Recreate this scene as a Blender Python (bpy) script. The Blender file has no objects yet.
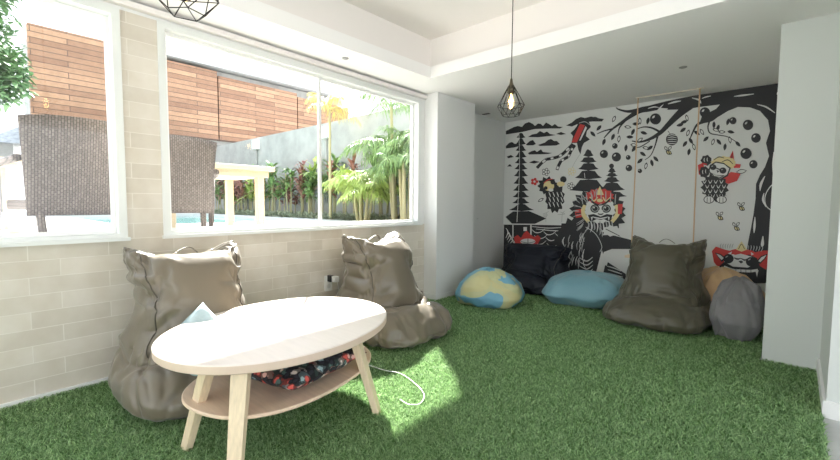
import bpy, bmesh, math, random
import numpy as np
from mathutils import Vector, Matrix, noise
random.seed(7); rng = np.random.default_rng(7)
PI = math.pi
scene = bpy.context.scene
COL = scene.collection

# ------------------------------------------------------------------ camera
YAW, PITCH, ROLL, F = math.radians(-42.1626), math.radians(3.6273), math.radians(0.3766), 414.1455
cy, sy, cp, sp, cr, sr = math.cos(YAW), math.sin(YAW), math.cos(PITCH), math.sin(PITCH), math.cos(ROLL), math.sin(ROLL)
fwd = Vector((sy*cp, cy*cp, -sp)); rt0 = Vector((cy, -sy, 0)); up0 = rt0.cross(fwd)
rt = rt0*cr + up0*sr; up = up0*cr - rt0*sr
EYE = Vector((0, 0, 1.2))
cam_d = bpy.data.cameras.new('camera'); cam = bpy.data.objects.new('camera', cam_d); COL.objects.link(cam)
m = Matrix((rt, up, -fwd)).transposed().to_4x4(); m.translation = EYE; cam.matrix_world = m
cam_d.sensor_fit = 'HORIZONTAL'; cam_d.sensor_width = 36; cam_d.lens = 36*F/840; cam_d.clip_start = .05; cam_d.clip_end = 300
scene.camera = cam

# ------------------------------------------------------------------ materials
MATS = {}
def mat(name, col, rough=.6, metal=0, spec=.5, **kw):
    if name in MATS: return MATS[name]
    mt = bpy.data.materials.new(name); mt.use_nodes = True; nt = mt.node_tree; b = nt.nodes['Principled BSDF']
    b.inputs['Base Color'].default_value = (*col, 1); b.inputs['Roughness'].default_value = rough
    b.inputs['Metallic'].default_value = metal; b.inputs['Specular IOR Level'].default_value = spec
    if kw.get('sheen'): b.inputs['Sheen Weight'].default_value = kw['sheen']
    if kw.get('trans'): b.inputs['Transmission Weight'].default_value = kw['trans']
    if kw.get('emit'): b.inputs['Emission Color'].default_value = (*kw['emit'][0], 1); b.inputs['Emission Strength'].default_value = kw['emit'][1]
    if kw.get('sub'): b.inputs['Subsurface Weight'].default_value = kw['sub']
    nz = kw.get('noise')          # (scale, amount, stretch)
    if nz:
        tc = nt.nodes.new('ShaderNodeTexCoord'); mp = nt.nodes.new('ShaderNodeMapping'); mp.inputs['Scale'].default_value = nz[2] if len(nz) > 2 else (1, 1, 1)
        n = nt.nodes.new('ShaderNodeTexNoise'); n.inputs['Scale'].default_value = nz[0]; n.inputs['Detail'].default_value = 5
        nt.links.new(tc.outputs['Object'], mp.inputs[0]); nt.links.new(mp.outputs[0], n.inputs['Vector'])
        rp = nt.nodes.new('ShaderNodeValToRGB'); a = nz[1]
        rp.color_ramp.elements[0].position = .3; rp.color_ramp.elements[1].position = .7
        c2 = kw.get('col2')
        rp.color_ramp.elements[0].color = (*[c*(1-a) for c in col], 1)
        rp.color_ramp.elements[1].color = (*(c2 if c2 else [min(1, c*(1+a)) for c in col]), 1)
        nt.links.new(n.outputs[0], rp.inputs[0]); nt.links.new(rp.outputs[0], b.inputs['Base Color'])
    bp = kw.get('bump')           # (scale, strength, distance)
    if bp:
        tc = nt.nodes.new('ShaderNodeTexCoord'); n = nt.nodes.new('ShaderNodeTexNoise'); n.inputs['Scale'].default_value = bp[0]; n.inputs['Detail'].default_value = 4
        bu = nt.nodes.new('ShaderNodeBump'); bu.inputs['Strength'].default_value = bp[1]; bu.inputs['Distance'].default_value = bp[2]
        nt.links.new(tc.outputs['Object'], n.inputs['Vector']); nt.links.new(n.outputs[0], bu.inputs['Height']); nt.links.new(bu.outputs[0], b.inputs['Normal'])
    MATS[name] = mt
    return mt

def brick_mat(name, c1, c2, mort, w, h, ms, horiz, bump=.4, offs=.5):
    """horiz: which object axis runs along the courses; z is up"""
    mt = bpy.data.materials.new(name); mt.use_nodes = True; nt = mt.node_tree; b = nt.nodes['Principled BSDF']
    tc = nt.nodes.new('ShaderNodeTexCoord'); sx = nt.nodes.new('ShaderNodeSeparateXYZ'); cx = nt.nodes.new('ShaderNodeCombineXYZ')
    nt.links.new(tc.outputs['Object'], sx.inputs[0]); nt.links.new(sx.outputs[horiz], cx.inputs['X']); nt.links.new(sx.outputs['Z'], cx.inputs['Y'])
    br = nt.nodes.new('ShaderNodeTexBrick'); br.inputs['Scale'].default_value = 1
    br.inputs['Color1'].default_value = (*c1, 1); br.inputs['Color2'].default_value = (*c2, 1); br.inputs['Mortar'].default_value = (*mort, 1)
    br.inputs['Brick Width'].default_value = w; br.inputs['Row Height'].default_value = h; br.inputs['Mortar Size'].default_value = ms
    br.inputs['Mortar Smooth'].default_value = .3; br.offset = offs; br.inputs['Bias'].default_value = 0
    nt.links.new(cx.outputs[0], br.inputs['Vector'])
    n = nt.nodes.new('ShaderNodeTexNoise'); n.inputs['Scale'].default_value = 6; n.inputs['Detail'].default_value = 6
    nt.links.new(tc.outputs['Object'], n.inputs['Vector'])
    mx = nt.nodes.new('ShaderNodeMix'); mx.data_type = 'RGBA'; mx.blend_type = 'OVERLAY'; mx.inputs['Factor'].default_value = .35
    nt.links.new(br.outputs['Color'], mx.inputs[6]); nt.links.new(n.outputs['Color'], mx.inputs[7])
    bw = nt.nodes.new('ShaderNodeRGBToBW'); nt.links.new(n.outputs['Color'], bw.inputs[0]); nt.links.new(bw.outputs[0], mx.inputs[7])
    nt.links.new(mx.outputs[2], b.inputs['Base Color']); b.inputs['Roughness'].default_value = .75
    bu = nt.nodes.new('ShaderNodeBump'); bu.inputs['Strength'].default_value = bump; bu.inputs['Distance'].default_value = .004; bu.invert = True
    nt.links.new(br.outputs['Fac'], bu.inputs['Height']); nt.links.new(bu.outputs[0], b.inputs['Normal'])
    MATS[name] = mt
    return mt

def slat_mat(name):
    """horizontal timber boards on the facade: tone changes board by board"""
    mt = brick_mat(name, (.24, .125, .075), (.42, .245, .145), (.10, .06, .045), 2.3, .17, .012, 'Y', .5, .37)
    return mt

def glass_mat():
    mt = bpy.data.materials.new('window_glass'); mt.use_nodes = True; nt = mt.node_tree; nt.nodes.clear()
    o = nt.nodes.new('ShaderNodeOutputMaterial'); t = nt.nodes.new('ShaderNodeBsdfTransparent'); g = nt.nodes.new('ShaderNodeBsdfGlossy')
    t.inputs[0].default_value = (.97, .985, .98, 1); g.inputs['Roughness'].default_value = .03
    lw = nt.nodes.new('ShaderNodeLayerWeight'); lw.inputs[0].default_value = .5; mx = nt.nodes.new('ShaderNodeMixShader')
    pw = nt.nodes.new('ShaderNodeMath'); pw.operation = 'POWER'; pw.inputs[1].default_value = 4.5; nt.links.new(lw.outputs['Facing'], pw.inputs[0])
    fr = nt.nodes.new('ShaderNodeMath'); fr.operation = 'MULTIPLY_ADD'; fr.inputs[1].default_value = .85; fr.inputs[2].default_value = .05; nt.links.new(pw.outputs[0], fr.inputs[0])
    nt.links.new(fr.outputs[0], mx.inputs[0]); nt.links.new(t.outputs[0], mx.inputs[1]); nt.links.new(g.outputs[0], mx.inputs[2]); nt.links.new(mx.outputs[0], o.inputs[0])
    MATS['glass'] = mt; return mt

# ------------------------------------------------------------------ mesh helpers
def tag(o, label=None, cat=None, group=None, kind=None):
    if label: o['label'] = label
    if cat: o['category'] = cat
    if group: o['group'] = group
    if kind: o['kind'] = kind
    return o
def empty(name, loc, rz=0):
    o = bpy.data.objects.new(name, None); COL.objects.link(o); o.location = loc; o.rotation_euler = (0, 0, rz); o.empty_display_size = .1
    return o
def link(name, me, mats, parent=None, smooth=False):
    o = bpy.data.objects.new(name, me); COL.objects.link(o)
    for mt in (mats if isinstance(mats, (list, tuple)) else [mats]): me.materials.append(mt)
    if smooth:
        for p in me.polygons: p.use_smooth = True
    if parent is not None: o.parent = parent
    return o
class MB:
    def __init__(s): s.v = []; s.f = []; s.mi = []
    def poly(s, pts, mi=0):
        n = len(s.v); s.v += [tuple(p) for p in pts]; s.f.append(tuple(range(n, n+len(pts)))); s.mi.append(mi); return s
    def hexa(s, c, mi=0):      # 8 corners: bottom 4 ccw, top 4 ccw
        n = len(s.v); s.v += [tuple(p) for p in c]
        for q in ((3, 2, 1, 0), (4, 5, 6, 7), (0, 1, 5, 4), (1, 2, 6, 5), (2, 3, 7, 6), (3, 0, 4, 7)):
            s.f.append(tuple(n+i for i in q)); s.mi.append(mi)
        return s
    def box(s, x0, x1, y0, y1, z0, z1, mi=0, fn=None):
        c = [(x0, y0, z0), (x1, y0, z0), (x1, y1, z0), (x0, y1, z0), (x0, y0, z1), (x1, y0, z1), (x1, y1, z1), (x0, y1, z1)]
        return s.hexa([fn(*p) for p in c] if fn else c, mi)
    def tube(s, pts, r, n=8, mi=0, cap=True):
        pts = [Vector(p) for p in pts]; rs = r if isinstance(r, (list, tuple)) else [r]*len(pts)
        base = len(s.v); prev = None
        for i, p in enumerate(pts):
            d = (pts[min(i+1, len(pts)-1)] - pts[max(i-1, 0)]).normalized()
            if prev is None: a = d.orthogonal().normalized()
            else: a = (prev - d*prev.dot(d)).normalized()
            prev = a; b = d.cross(a)
            for k in range(n):
                t = 2*PI*k/n; s.v.append(tuple(p + (a*math.cos(t) + b*math.sin(t))*rs[i]))
        for i in range(len(pts)-1):
            for k in range(n):
                s.f.append((base+i*n+k, base+i*n+(k+1) % n, base+(i+1)*n+(k+1) % n, base+(i+1)*n+k)); s.mi.append(mi)
        if cap:
            s.f.append(tuple(base+k for k in range(n-1, -1, -1))); s.mi.append(mi)
            s.f.append(tuple(base+(len(pts)-1)*n+k for k in range(n))); s.mi.append(mi)
        return s
    def rings(s, rings, mi=0, cap0=True, cap1=True):
        base = len(s.v); n = len(rings[0])
        for r in rings: s.v += [tuple(p) for p in r]
        for i in range(len(rings)-1):
            for k in range(n):
                s.f.append((base+i*n+k, base+i*n+(k+1) % n, base+(i+1)*n+(k+1) % n, base+(i+1)*n+k)); s.mi.append(mi)
        if cap0: s.f.append(tuple(base+k for k in range(n-1, -1, -1))); s.mi.append(mi)
        if cap1: s.f.append(tuple(base+(len(rings)-1)*n+k for k in range(n))); s.mi.append(mi)
        return s
    def lathe(s, prof, c=(0, 0, 0), n=24, mi=0):
        return s.rings([[(c[0]+r*math.cos(2*PI*k/n), c[1]+r*math.sin(2*PI*k/n), c[2]+z) for k in range(n)] for r, z in prof], mi)
    def build(s, name, mats, parent=None, smooth=False, bevel=0):
        me = bpy.data.meshes.new(name); me.from_pydata(s.v, [], s.f); me.polygons.foreach_set('material_index', s.mi); me.update()
        bm = bmesh.new(); bm.from_mesh(me); bmesh.ops.recalc_face_normals(bm, faces=bm.faces)
        if bevel: bmesh.ops.bevel(bm, geom=bm.edges[:], offset=bevel, segments=2, affect='EDGES', profile=.5)
        bm.to_mesh(me); bm.free()
        return link(name, me, mats, parent, smooth)
def copy_tree(o, parent=None):
    c = o.copy(); COL.objects.link(c); c.parent = parent
    for ch in o.children: copy_tree(ch, c)
    return c

# ------------------------------------------------------------------ palette
WHITE = mat('white_paint', (.74, .745, .735), .6, bump=(60, .05, .002))
WALLW = mat('grey_white_paint', (.70, .71, .69), .7, bump=(60, .05, .002))
GREYW = mat('cool_white_paint', (.62, .65, .63), .7, bump=(60, .05, .002))
CEIL = mat('ceiling_paint', (.86, .85, .84), .8)
TRAY = mat('tray_paint', (.80, .765, .74), .8)
FRAME = mat('white_aluminium', (.72, .74, .72), .4)
TILE = brick_mat('beige_stone_tile', (.58, .53, .45), (.67, .62, .54), (.72, .68, .61), .40, .105, .003, 'Y', .35, .37)
GLASS = glass_mat()
CONC = mat('concrete', (.36, .36, .34), .85, noise=(3, .15), bump=(40, .2, .003))
SLAB = mat('concrete_floor', (.42, .43, .42), .6, noise=(4, .12))
BIRCH = mat('birch_veneer', (.74, .56, .42), .35, noise=(5, .07, (1, 12, 12)))
PALEWOOD = mat('pale_leg_wood', (.74, .60, .42), .45, noise=(6, .10, (12, 12, 1)))
TOPM = mat('cream_tabletop', (.76, .68, .62), .3, noise=(4, .03, (1, 10, 1)))
OLIVE_L = mat('taupe_bag_fabric', (.145, .122, .087), .34, sheen=.15, bump=(900, .1, .001))
OLIVE_D = mat('olive_bag_fabric', (.075, .068, .043), .38, sheen=.1, bump=(900, .1, .001))
PIPE = mat('dark_piping', (.07, .06, .045), .6)
NAVY = mat('navy_bag_fabric', (.008, .010, .018), .5, spec=.3)
BLUE = mat('teal_blue_fabric', (.14, .29, .34), .5, sheen=.2)
TAN = mat('tan_bag_fabric', (.55, .36, .19), .6, sheen=.2)
GREYF = mat('charcoal_grey_fabric', (.17, .165, .17), .7, sheen=.2)
PALEBLUE = mat('pale_blue_cushion_fabric', (.33, .43, .46), .7, noise=(20, .15))
BLACKM = mat('black_metal_wire', (.02, .02, .02), .4, .8)
BRASS = mat('dark_brass', (.12, .10, .07), .4, .8)
BLACKP = mat('black_plastic', (.02, .02, .02), .4)
WHITEP = mat('white_plastic', (.85, .85, .83), .35)
ROPE = mat('natural_rope', (.62, .42, .26), .8)
RATTAN = None

# ------------------------------------------------------------------ room shell
ZC, ZT = 2.57, 3.0          # low ceiling, raised tray
def W(x, y, z):             # the window wall runs a hair out of square; x = depth measured from its face (negative outward)
    return (-3.405 - .032*y + x, y, z)
FL = -.03
def struct(o): o['kind'] = 'structure'; return o
struct(MB().box(-4.3, 3.2, -3.2, 6.4, -.25, FL).build('floor', SLAB))

# window wall, tiled
w1 = (-2.6, .742); w2 = (1.005, 3.87); zs, zh = .945, 2.49; T = -.16
mb = MB()
mb.box(T, 0, -3.2, 3.98, FL, zs, fn=W)
mb.box(T, 0, w1[1], w2[0], zs, zh, fn=W)
mb.box(T, 0, -3.2, w1[0], zs, zh, fn=W)
struct(mb.build('wall_left', TILE))
mb = MB(); mb.box(T, 0, w2[1], 3.98, zs, zh, fn=W); mb.box(T, 0, -3.2, 3.98, zh, ZC, fn=W)
struct(mb.build('wall_left_lintel', WHITE))
struct(MB().box(0, .012, -3.2, 3.98, FL, .008, fn=W).build('baseboard_left', WHITE))
def window(name, y0, y1, muls):
    t = empty(name, (0, 0, 0)); t['kind'] = 'structure'
    a = MB(); fw = .05
    a.box(-.09, .012, y0-.02, y1+.02, zs-.01, zs+.035, fn=W); a.box(-.09, .012, y0-.02, y1+.02, zh-.045, zh+.005, fn=W)
    a.box(-.09, .012, y0-.02, y0+.028, zs+.035, zh-.045, fn=W); a.box(-.09, .012, y1-.028, y1+.02, zs+.035, zh-.045, fn=W)
    a.build('window_frame', FRAME, t)
    s = MB()
    seg = [y0+.028] + muls + [y1-.028]
    for i in range(len(seg)-1):
        p, q = seg[i], seg[i+1]; d = -.05 if i % 2 == 0 else -.075
        s.box(d-.02, d+.005, p, p+.024, zs+.035, zh-.045, fn=W); s.box(d-.02, d+.005, q-.024, q, zs+.035, zh-.045, fn=W)
        s.box(d-.02, d+.005, p+.024, q-.024, zs+.035, zs+.06, fn=W); s.box(d-.02, d+.005, p+.024, q-.024, zh-.07, zh-.045, fn=W)
    s.build('sash', WHITEP, t)
    for i in range(len(seg)-1):
        p, q = seg[i], seg[i+1]; d = -.055 if i % 2 == 0 else -.08
        g = MB(); g.poly([W(d, p+.02, zs+.05), W(d, q-.02, zs+.05), W(d, q-.02, zh-.06), W(d, p+.02, zh-.06)]); g.build('pane', GLASS, t)
    MB().box(.012, .04, y0-.03, y1+.03, zs-.012, zs+.012, fn=W).build('window_sill', FRAME, t)
    return t
window('window_1', w1[0], w1[1], [-.95]); window('window_2', w2[0], w2[1], [2.42])
# head trim over the windows
mb = MB(); mb.box(0, .05, -3.2, 3.97, 2.512, 2.548, fn=W); struct(mb.build('trim_1', TRAY))

# pier, recess, mural wall, right return
struct(MB().box(-3.72, -3.325, 3.98, 4.78, FL, ZC).build('wall_pier', WHITE))
struct(MB().box(-3.325, -3.313, 3.966, 4.78, FL, .05).box(-3.52, -3.325, 3.966, 3.98, FL, .05).build('baseboard_pier', WHITE))
struct(MB().box(-3.85, -3.68, 4.78, 6.18, FL, ZC).build('wall_recess', WALLW))
struct(MB().box(-3.85, 0, 6.18, 6.34, FL, ZC).build('wall_mural', WALLW))
struct(MB().box(-3.6, -3.1, -3.36, -3.2, FL, ZT+.1).box(.6, 3.2, -3.36, -3.2, FL, ZT+.1).box(-3.1, .6, -3.36, -3.2, 2.4, ZT+.1).build('wall_back', WALLW))
struct(MB().box(-.145, .185, 4.22, 6.18, FL, ZC).build('wall_return', GREYW))
struct(MB().box(.185, 3.2, 3.34, 4.3, FL, ZC).build('wall_right', GREYW))
mb = MB(); mb.box(.17, .185, 3.325, 4.22, FL, .07); mb.box(.185, 3.2, 3.325, 3.34, FL, .07); struct(mb.build('baseboard_right', WHITE))
# ceiling with raised tray
tx0, tx1, ty0, ty1 = -3.02, 2.4, -2.4, 3.49
mb = MB()
mb.box(-3.86, 3.2, 3.98, 6.34, ZC, 2.69); mb.box(tx0, 3.2, ty1, 3.98, ZC, 2.69); mb.box(-3.56, tx0, -3.2, 3.98, ZC, 2.69); mb.box(tx0, tx1, -3.2, ty0, ZC, 2.69); mb.box(tx1, 3.2, -3.2, ty1, ZC, 2.69)
struct(mb.build('ceiling', CEIL))
mb = MB()
mb.box(-3.56, 3.2, ty1+.05, 6.34, 2.69, ZT+.1); mb.box(-3.56, tx0-.05, -3.2, ty1+.05, 2.69, ZT+.1); mb.box(tx0-.05, tx1, -3.2, ty0, 2.69, ZT+.1); mb.box(tx1, 3.2, -3.2, ty1, 2.69, ZT+.1)
mb.box(tx0-.05, tx1, ty0, ty1+.05, ZT, ZT+.1)
struct(mb.build('ceiling_tray', TRAY))

# ------------------------------------------------------------------ artificial grass
GRASS = bpy.data.materials.new('grass_blades'); GRASS.use_nodes = True; nt = GRASS.node_tree; b = nt.nodes['Principled BSDF']
at_ = nt.nodes.new('ShaderNodeAttribute'); at_.attribute_name = 'tone'
rp = nt.nodes.new('ShaderNodeValToRGB'); rp.color_ramp.elements[0].color = (.075, .190, .048, 1); rp.color_ramp.elements[1].color = (.54, .76, .39, 1)
nt.links.new(at_.outputs['Fac'], rp.inputs[0]); nt.links.new(rp.outputs[0], b.inputs['Base Color']); b.inputs['Roughness'].default_value = .42
b.inputs['Specular IOR Level'].default_value = .7
tl = nt.nodes.new('ShaderNodeBsdfTranslucent'); mg = nt.nodes.new('ShaderNodeMixShader'); mg.inputs[0].default_value = .38
nt.links.new(rp.outputs[0], tl.inputs[0]); nt.links.new(b.outputs[0], mg.inputs[1]); nt.links.new(tl.outputs[0], mg.inputs[2]); nt.links.new(mg.outputs[0], nt.nodes['Material Output'].inputs[0])
TURF = mat('turf_backing', (.10, .20, .055), .9, noise=(60, .4))
turf = MB().poly([(-3.60, -1.2, 0), (.175, -1.2, 0), (.17, 4.215, 0), (-.16, 4.215, 0), (-.16, 6.17, 0), (-3.68, 6.17, 0), (-3.66, 4.9, 0), (-3.34, 4.9, 0), (-3.34, 3.97, 0), (-3.53, 3.97, 0), (-3.37, -1.2, 0)])
turf.v = [(x, y, FL+.006) for x, y, z in turf.v]
def grass():
    N = 420000
    # more blades near the viewpoint: sample distance with falling density
    x = rng.uniform(-3.5, .175, N*6); y = rng.uniform(-.3, 6.17, N*6)
    d = np.hypot(x, y); keep = rng.random(N*6) < np.clip(1.3/np.maximum(d, .6), 0, 1)**1.15
    inside = (x > -3.405-.032*y+.004) & ((y < 3.97) | (x > -3.33) | (y > 4.9)) & ((y < 4.21) | (x < -.155))
    ang_ok = (y*math.cos(-YAW) - x*math.sin(-YAW)*1) > -10
    # keep only what lies roughly ahead
    ahead = (x*fwd.x + y*fwd.y) > .3
    k = np.where(keep & inside & ahead)[0][:N]; x = x[k]; y = y[k]; n = len(k); d = d[k]
    w = .0018 + .0008*rng.random(n) + .0008*d; h = .020 + .012*rng.random(n)
    a = rng.uniform(0, 2*PI, n); lean = rng.uniform(.4, 1.5, n)*h; la = rng.uniform(0, 2*PI, n)
    px, py = np.cos(a)*w/2, np.sin(a)*w/2
    z0 = np.full(n, FL+.004)
    v = np.empty((n, 5, 3), np.float32)
    lx, ly = np.cos(la)*lean, np.sin(la)*lean
    v[:, 0] = np.c_[x-px, y-py, z0]; v[:, 1] = np.c_[x+px, y+py, z0]
    v[:, 2] = np.c_[x+px*.9+lx*.35, y+py*.9+ly*.35, z0+h*.6]; v[:, 3] = np.c_[x-px*.9+lx*.35, y-py*.9+ly*.35, z0+h*.6]
    v[:, 4] = np.c_[x+lx, y+ly, z0+h*.85]
    me = bpy.data.meshes.new('artificial_grass'); me.vertices.add(n*5); me.vertices.foreach_set('co', v.ravel())
    i0 = np.arange(n)*5
    loops = np.empty((n, 7), np.int32); loops[:, :4] = i0[:, None]+np.array([0, 1, 2, 3]); loops[:, 4:] = i0[:, None]+np.array([3, 2, 4])
    me.loops.add(n*7); me.loops.foreach_set('vertex_index', loops.ravel())
    me.polygons.add(n*2); ls = np.empty((n, 2), np.int32); ls[:, 0] = np.arange(n)*7; ls[:, 1] = ls[:, 0]+4
    me.polygons.foreach_set('loop_start', ls.ravel()); me.update(calc_edges=True)
    tone = np.clip(0.42 + .33*rng.standard_normal(n), 0, 1).astype(np.float32)
    at = me.attributes.new('tone', 'FLOAT', 'POINT'); at.data.foreach_set('value', np.repeat(tone, 5))
    o = link('artificial_grass', me, GRASS); tag(o, 'short green artificial grass covering the whole floor', 'artificial grass', kind='stuff')
    base = turf.build('turf_backing', TURF, o); base['kind'] = 'stuff'
grass()

# ------------------------------------------------------------------ cloth bodies
def sgp(a, p): return math.copysign(abs(a)**p, a)
def crumple(me, name, frames=14, grow=.09, bend=.6, press=1.2, pin=None, gravity=.0, quality=6):
    """let the oversized skin of a stuffed body buckle into creases; returns new vertex coordinates"""
    o = bpy.data.objects.new(name, me); COL.objects.link(o)
    vg = o.vertex_groups.new(name='p')
    for v in me.vertices: vg.add([v.index], pin(v.co) if pin else .25, 'REPLACE')
    md = o.modifiers.new('c', 'CLOTH'); s = md.settings
    s.quality = quality; s.mass = .25; s.tension_stiffness = 25; s.compression_stiffness = 25; s.shear_stiffness = 12; s.bending_stiffness = bend
    s.tension_damping = s.compression_damping = s.shear_damping = 20; s.air_damping = 4
    s.vertex_group_mass = 'p'; s.pin_stiffness = .35; s.shrink_min = -grow; s.shrink_max = -grow
    s.use_pressure = True; s.uniform_pressure_force = press; s.effector_weights.gravity = gravity
    md.collision_settings.use_collision = False; md.collision_settings.use_self_collision = False
    md.point_cache.frame_start = 1; md.point_cache.frame_end = frames+1
    for f in range(1, frames+1): scene.frame_set(f)
    dg = bpy.context.evaluated_depsgraph_get(); ev = o.evaluated_get(dg); m2 = ev.to_mesh()
    co = np.empty(len(m2.vertices)*3, np.float32); m2.vertices.foreach_get('co', co); co = co.reshape(-1, 3).copy()
    ev.to_mesh_clear(); bpy.data.objects.remove(o); scene.frame_set(1)
    return co
def ring_mesh(name, rings):
    """closed skin from rings plus centre verts; returns mesh (verts: rings then bottom centre, top centre)"""
    n = len(rings[0]); v = [p for r in rings for p in r]
    c0 = np.mean(rings[0], axis=0); c1 = np.mean(rings[-1], axis=0); v += [tuple(c0), tuple(c1)]
    f = []
    for i in range(len(rings)-1):
        for k in range(n): f.append((i*n+k, i*n+(k+1) % n, (i+1)*n+(k+1) % n, (i+1)*n+k))
    R = len(rings)
    for k in range(n):
        f.append((R*n, (k+1) % n, k)); f.append((R*n+1, (R-1)*n+k, (R-1)*n+(k+1) % n))
    me = bpy.data.meshes.new(name); me.from_pydata(v, [], f); me.update()
    return me
def interp(tab, z):
    for i in range(len(tab)-1):
        a, b = tab[i], tab[i+1]
        if z <= b[0]:
            t = (z-a[0])/(b[0]-a[0]) if b[0] > a[0] else 0; t = t*t*(3-2*t)*.5 + t*.5
            return [a[k]+(b[k]-a[k])*t for k in range(1, len(a))]
    return list(tab[-1][1:])

def crease(co, me, fn, amp, seed):
    """sharp valleys and soft ridges pressed into the fabric along its normals"""
    me.vertices.foreach_set('co', co.ravel()); me.update()
    nr = np.empty(len(me.vertices)*3, np.float32); me.vertices.foreach_get('normal', nr); nr = nr.reshape(-1, 3); out = co.copy()
    for i in range(len(co)):
        p = co[i]; m_, (a, b) = fn(p)
        if m_ <= 0: continue
        wob = noise.noise(Vector((p[0]*3, p[1]*3+seed, p[2]*3)))*.8
        n1 = noise.noise(Vector((a*2.6+wob+seed, b*.8, seed*.7))); n2 = noise.noise(Vector((a*5+wob+seed*2, b*1.3, 3.3)))
        dsp = -1.2*max(0, 1-abs(n1)/.10)**1.3 - .6*max(0, 1-abs(n2)/.10) + 1.1*abs(n1) + .5*abs(n2)
        out[i] += nr[i]*dsp*amp*m_
    return out
def bag_mask(p):
    x, y, z = p
    if z < .36:      # seat: folds fan out from the waist
        return min(1, max(0, z-.02)/.08)*min(1, max(0, .40-z)/.06)*(1.0 if x > -.1 else .4), (math.atan2(y, x+.22)*1.3, math.hypot(x+.22, y)*3)
    return .55*min(1, max(0, abs(y)-.12)/.16) + .05, (z*3.4+abs(y)*1.5, abs(y)*3)
def lounge_bag(loc, rz, label, fabric, seed, width=1.0, slump=(0, 0), fold=1.0, zs_=1.0, press=1.3):
    """sack chair: deep soft seat in front, flat backrest with pointed top corners behind; faces local +x"""
    rs = random.Random(seed)
    #      s    z    front  back  half-width
    tab = [(0, .00, .30, -.34, .34), (.05, .00, .36, -.40, .40), (.10, .03, .405, -.43, .43), (.18, .09, .43, -.445, .455), (.26, .15, .42, -.45, .455), (.33, .21, .37, -.445, .44),
           (.39, .255, .27, -.44, .42), (.45, .28, .15, -.43, .40), (.50, .33, .09, -.42, .385), (.58, .42, .06, -.41, .33), (.66, .52, .03, -.405, .31), (.74, .62, -.01, -.40, .32),
           (.82, .71, -.03, -.395, .355), (.89, .78, -.09, -.385, .368), (.95, .82, -.15, -.37, .375), (1.0, .83, -.21, -.34, .36)]
    R, n = 60, 120; rings = []
    for i in range(R):
        s = i/(R-1); z, fr, bk, hw = interp(tab, s); hw *= width
        e = 2/3.2 if s < .45 else (2/4.5 if s < .75 else 2/4.5+(2/2.3-2/4.5)*(s-.75)/.25)
        ring = []
        for k in range(n):
            th = 2*PI*(k+.5)/n; cx_, ax = (fr+bk)/2, (fr-bk)/2
            x = cx_ + ax*sgp(math.cos(th), e); y = hw*sgp(math.sin(th), e); u = y/hw
            zz = z
            t = max(0, (s-.6)/.4)
            zz += t*t*(.075*abs(u)**2.2 - .02)
            x -= .03*t*abs(u)**2
            nz = noise.noise(Vector((x*3+seed, y*3, zz*3)))
            x += .03*nz*(1-t)
            # big soft folds: sag lines across the seat and creases fanning from the waist
            fr_ = max(0, math.cos(th)); ws = math.exp(-((s-.42)/.16)**2)
            x += fold*.045*ws*fr_*noise.noise(Vector((y*5+seed, zz*16, 1.5)))
            zz += fold*.045*ws*noise.noise(Vector((y*4.5, x*7+seed, 4.5)))
            zz -= .05*ws*fr_*(1-u*u)
            if s < .5: zz += max(0, z)/.3*.05*noise.noise(Vector((x*2.5, y*2.5+seed, 3)))
            x += slump[0]*t*.1; y += slump[1]*t*.1
            ring.append((x, y, zz*zs_))
        rings.append(ring)
    me = ring_mesh('skin', rings)
    def pin(c):
        if c.z < .02: return .9
        if c.z > .76 and abs(c.y) > .27*width: return .55
        if c.z > .74: return .16
        if c.z > .42: return .16
        return .08
    co = crumple(me, 'skin', frames=22, grow=.14*fold, bend=.05, press=press, pin=pin)
    co = crease(co, me, bag_mask, .020*fold, seed)
    co[:, 2] = np.maximum(co[:, 2], -.002)
    root = empty('bean_bag_chair', loc, rz); tag(root, label, 'bean bag chair')
    split = int(R*.50)
    def part(name, r0, r1, cap):
        vs = co[r0*n:(r1+1)*n].tolist(); f = [(i*n+k, i*n+(k+1) % n, (i+1)*n+(k+1) % n, (i+1)*n+k) for i in range(r1-r0) for k in range(n)]
        if cap is not None:
            vs.append(co[R*n+cap].tolist()); c = len(vs)-1
            f += [(c, (k+1) % n, k) for k in range(n)] if cap == 0 else [(c, (r1-r0)*n+k, (r1-r0)*n+(k+1) % n) for k in range(n)]
        m_ = bpy.data.meshes.new(name); m_.from_pydata(vs, [], f); m_.update()
        o = link(name, m_, fabric, root, True)
        md = o.modifiers.new('s', 'SUBSURF'); md.levels = 1; md.render_levels = 1
        return o
    part('seat', 0, split, 0); part('backrest', split, R-1, 1)
    # piping down both front corners of the backrest
    for sgn in (1, -1):
        ks = sorted(range(n), key=lambda k: abs(((2*PI*(k+.5)/n) - (sgn*PI*.27)) % (2*PI) if abs(((2*PI*(k+.5)/n) - (sgn*PI*.27)) % (2*PI)) < PI else 2*PI-((2*PI*(k+.5)/n) - (sgn*PI*.27)) % (2*PI)))
        k = ks[0]
        pts = [Vector(co[i*n+k]) for i in range(split-2, R-2)]
        nrm = Vector((.5, sgn*.8, .1)).normalized()
        MB().tube([p+nrm*.001 for p in pts], .0042, 6).build('piping', PIPE, root, True)
    # carrying handle: a folded strap at the top centre
    zt = float(co[(R-4)*n + n//2][2]); xt = -.27
    hb = MB(); a = [(xt+.03*math.sin(t*PI)+.01, -.075+.15*t, .815*zs_+.045*math.sin(t*PI)) for t in [i/12 for i in range(13)]]
    for off in (0,):
        top = [(x+.016, y, z+.002) for x, y, z in a]; bot = [(x-.016, y, z) for x, y, z in a]
        for i in range(12): hb.hexa([bot[i], top[i], top[i+1], bot[i+1]] + [(p[0], p[1], p[2]+.004) for p in (bot[i], top[i], top[i+1], bot[i+1])])
    hb.build('handle', fabric, root, True)
    return root

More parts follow.
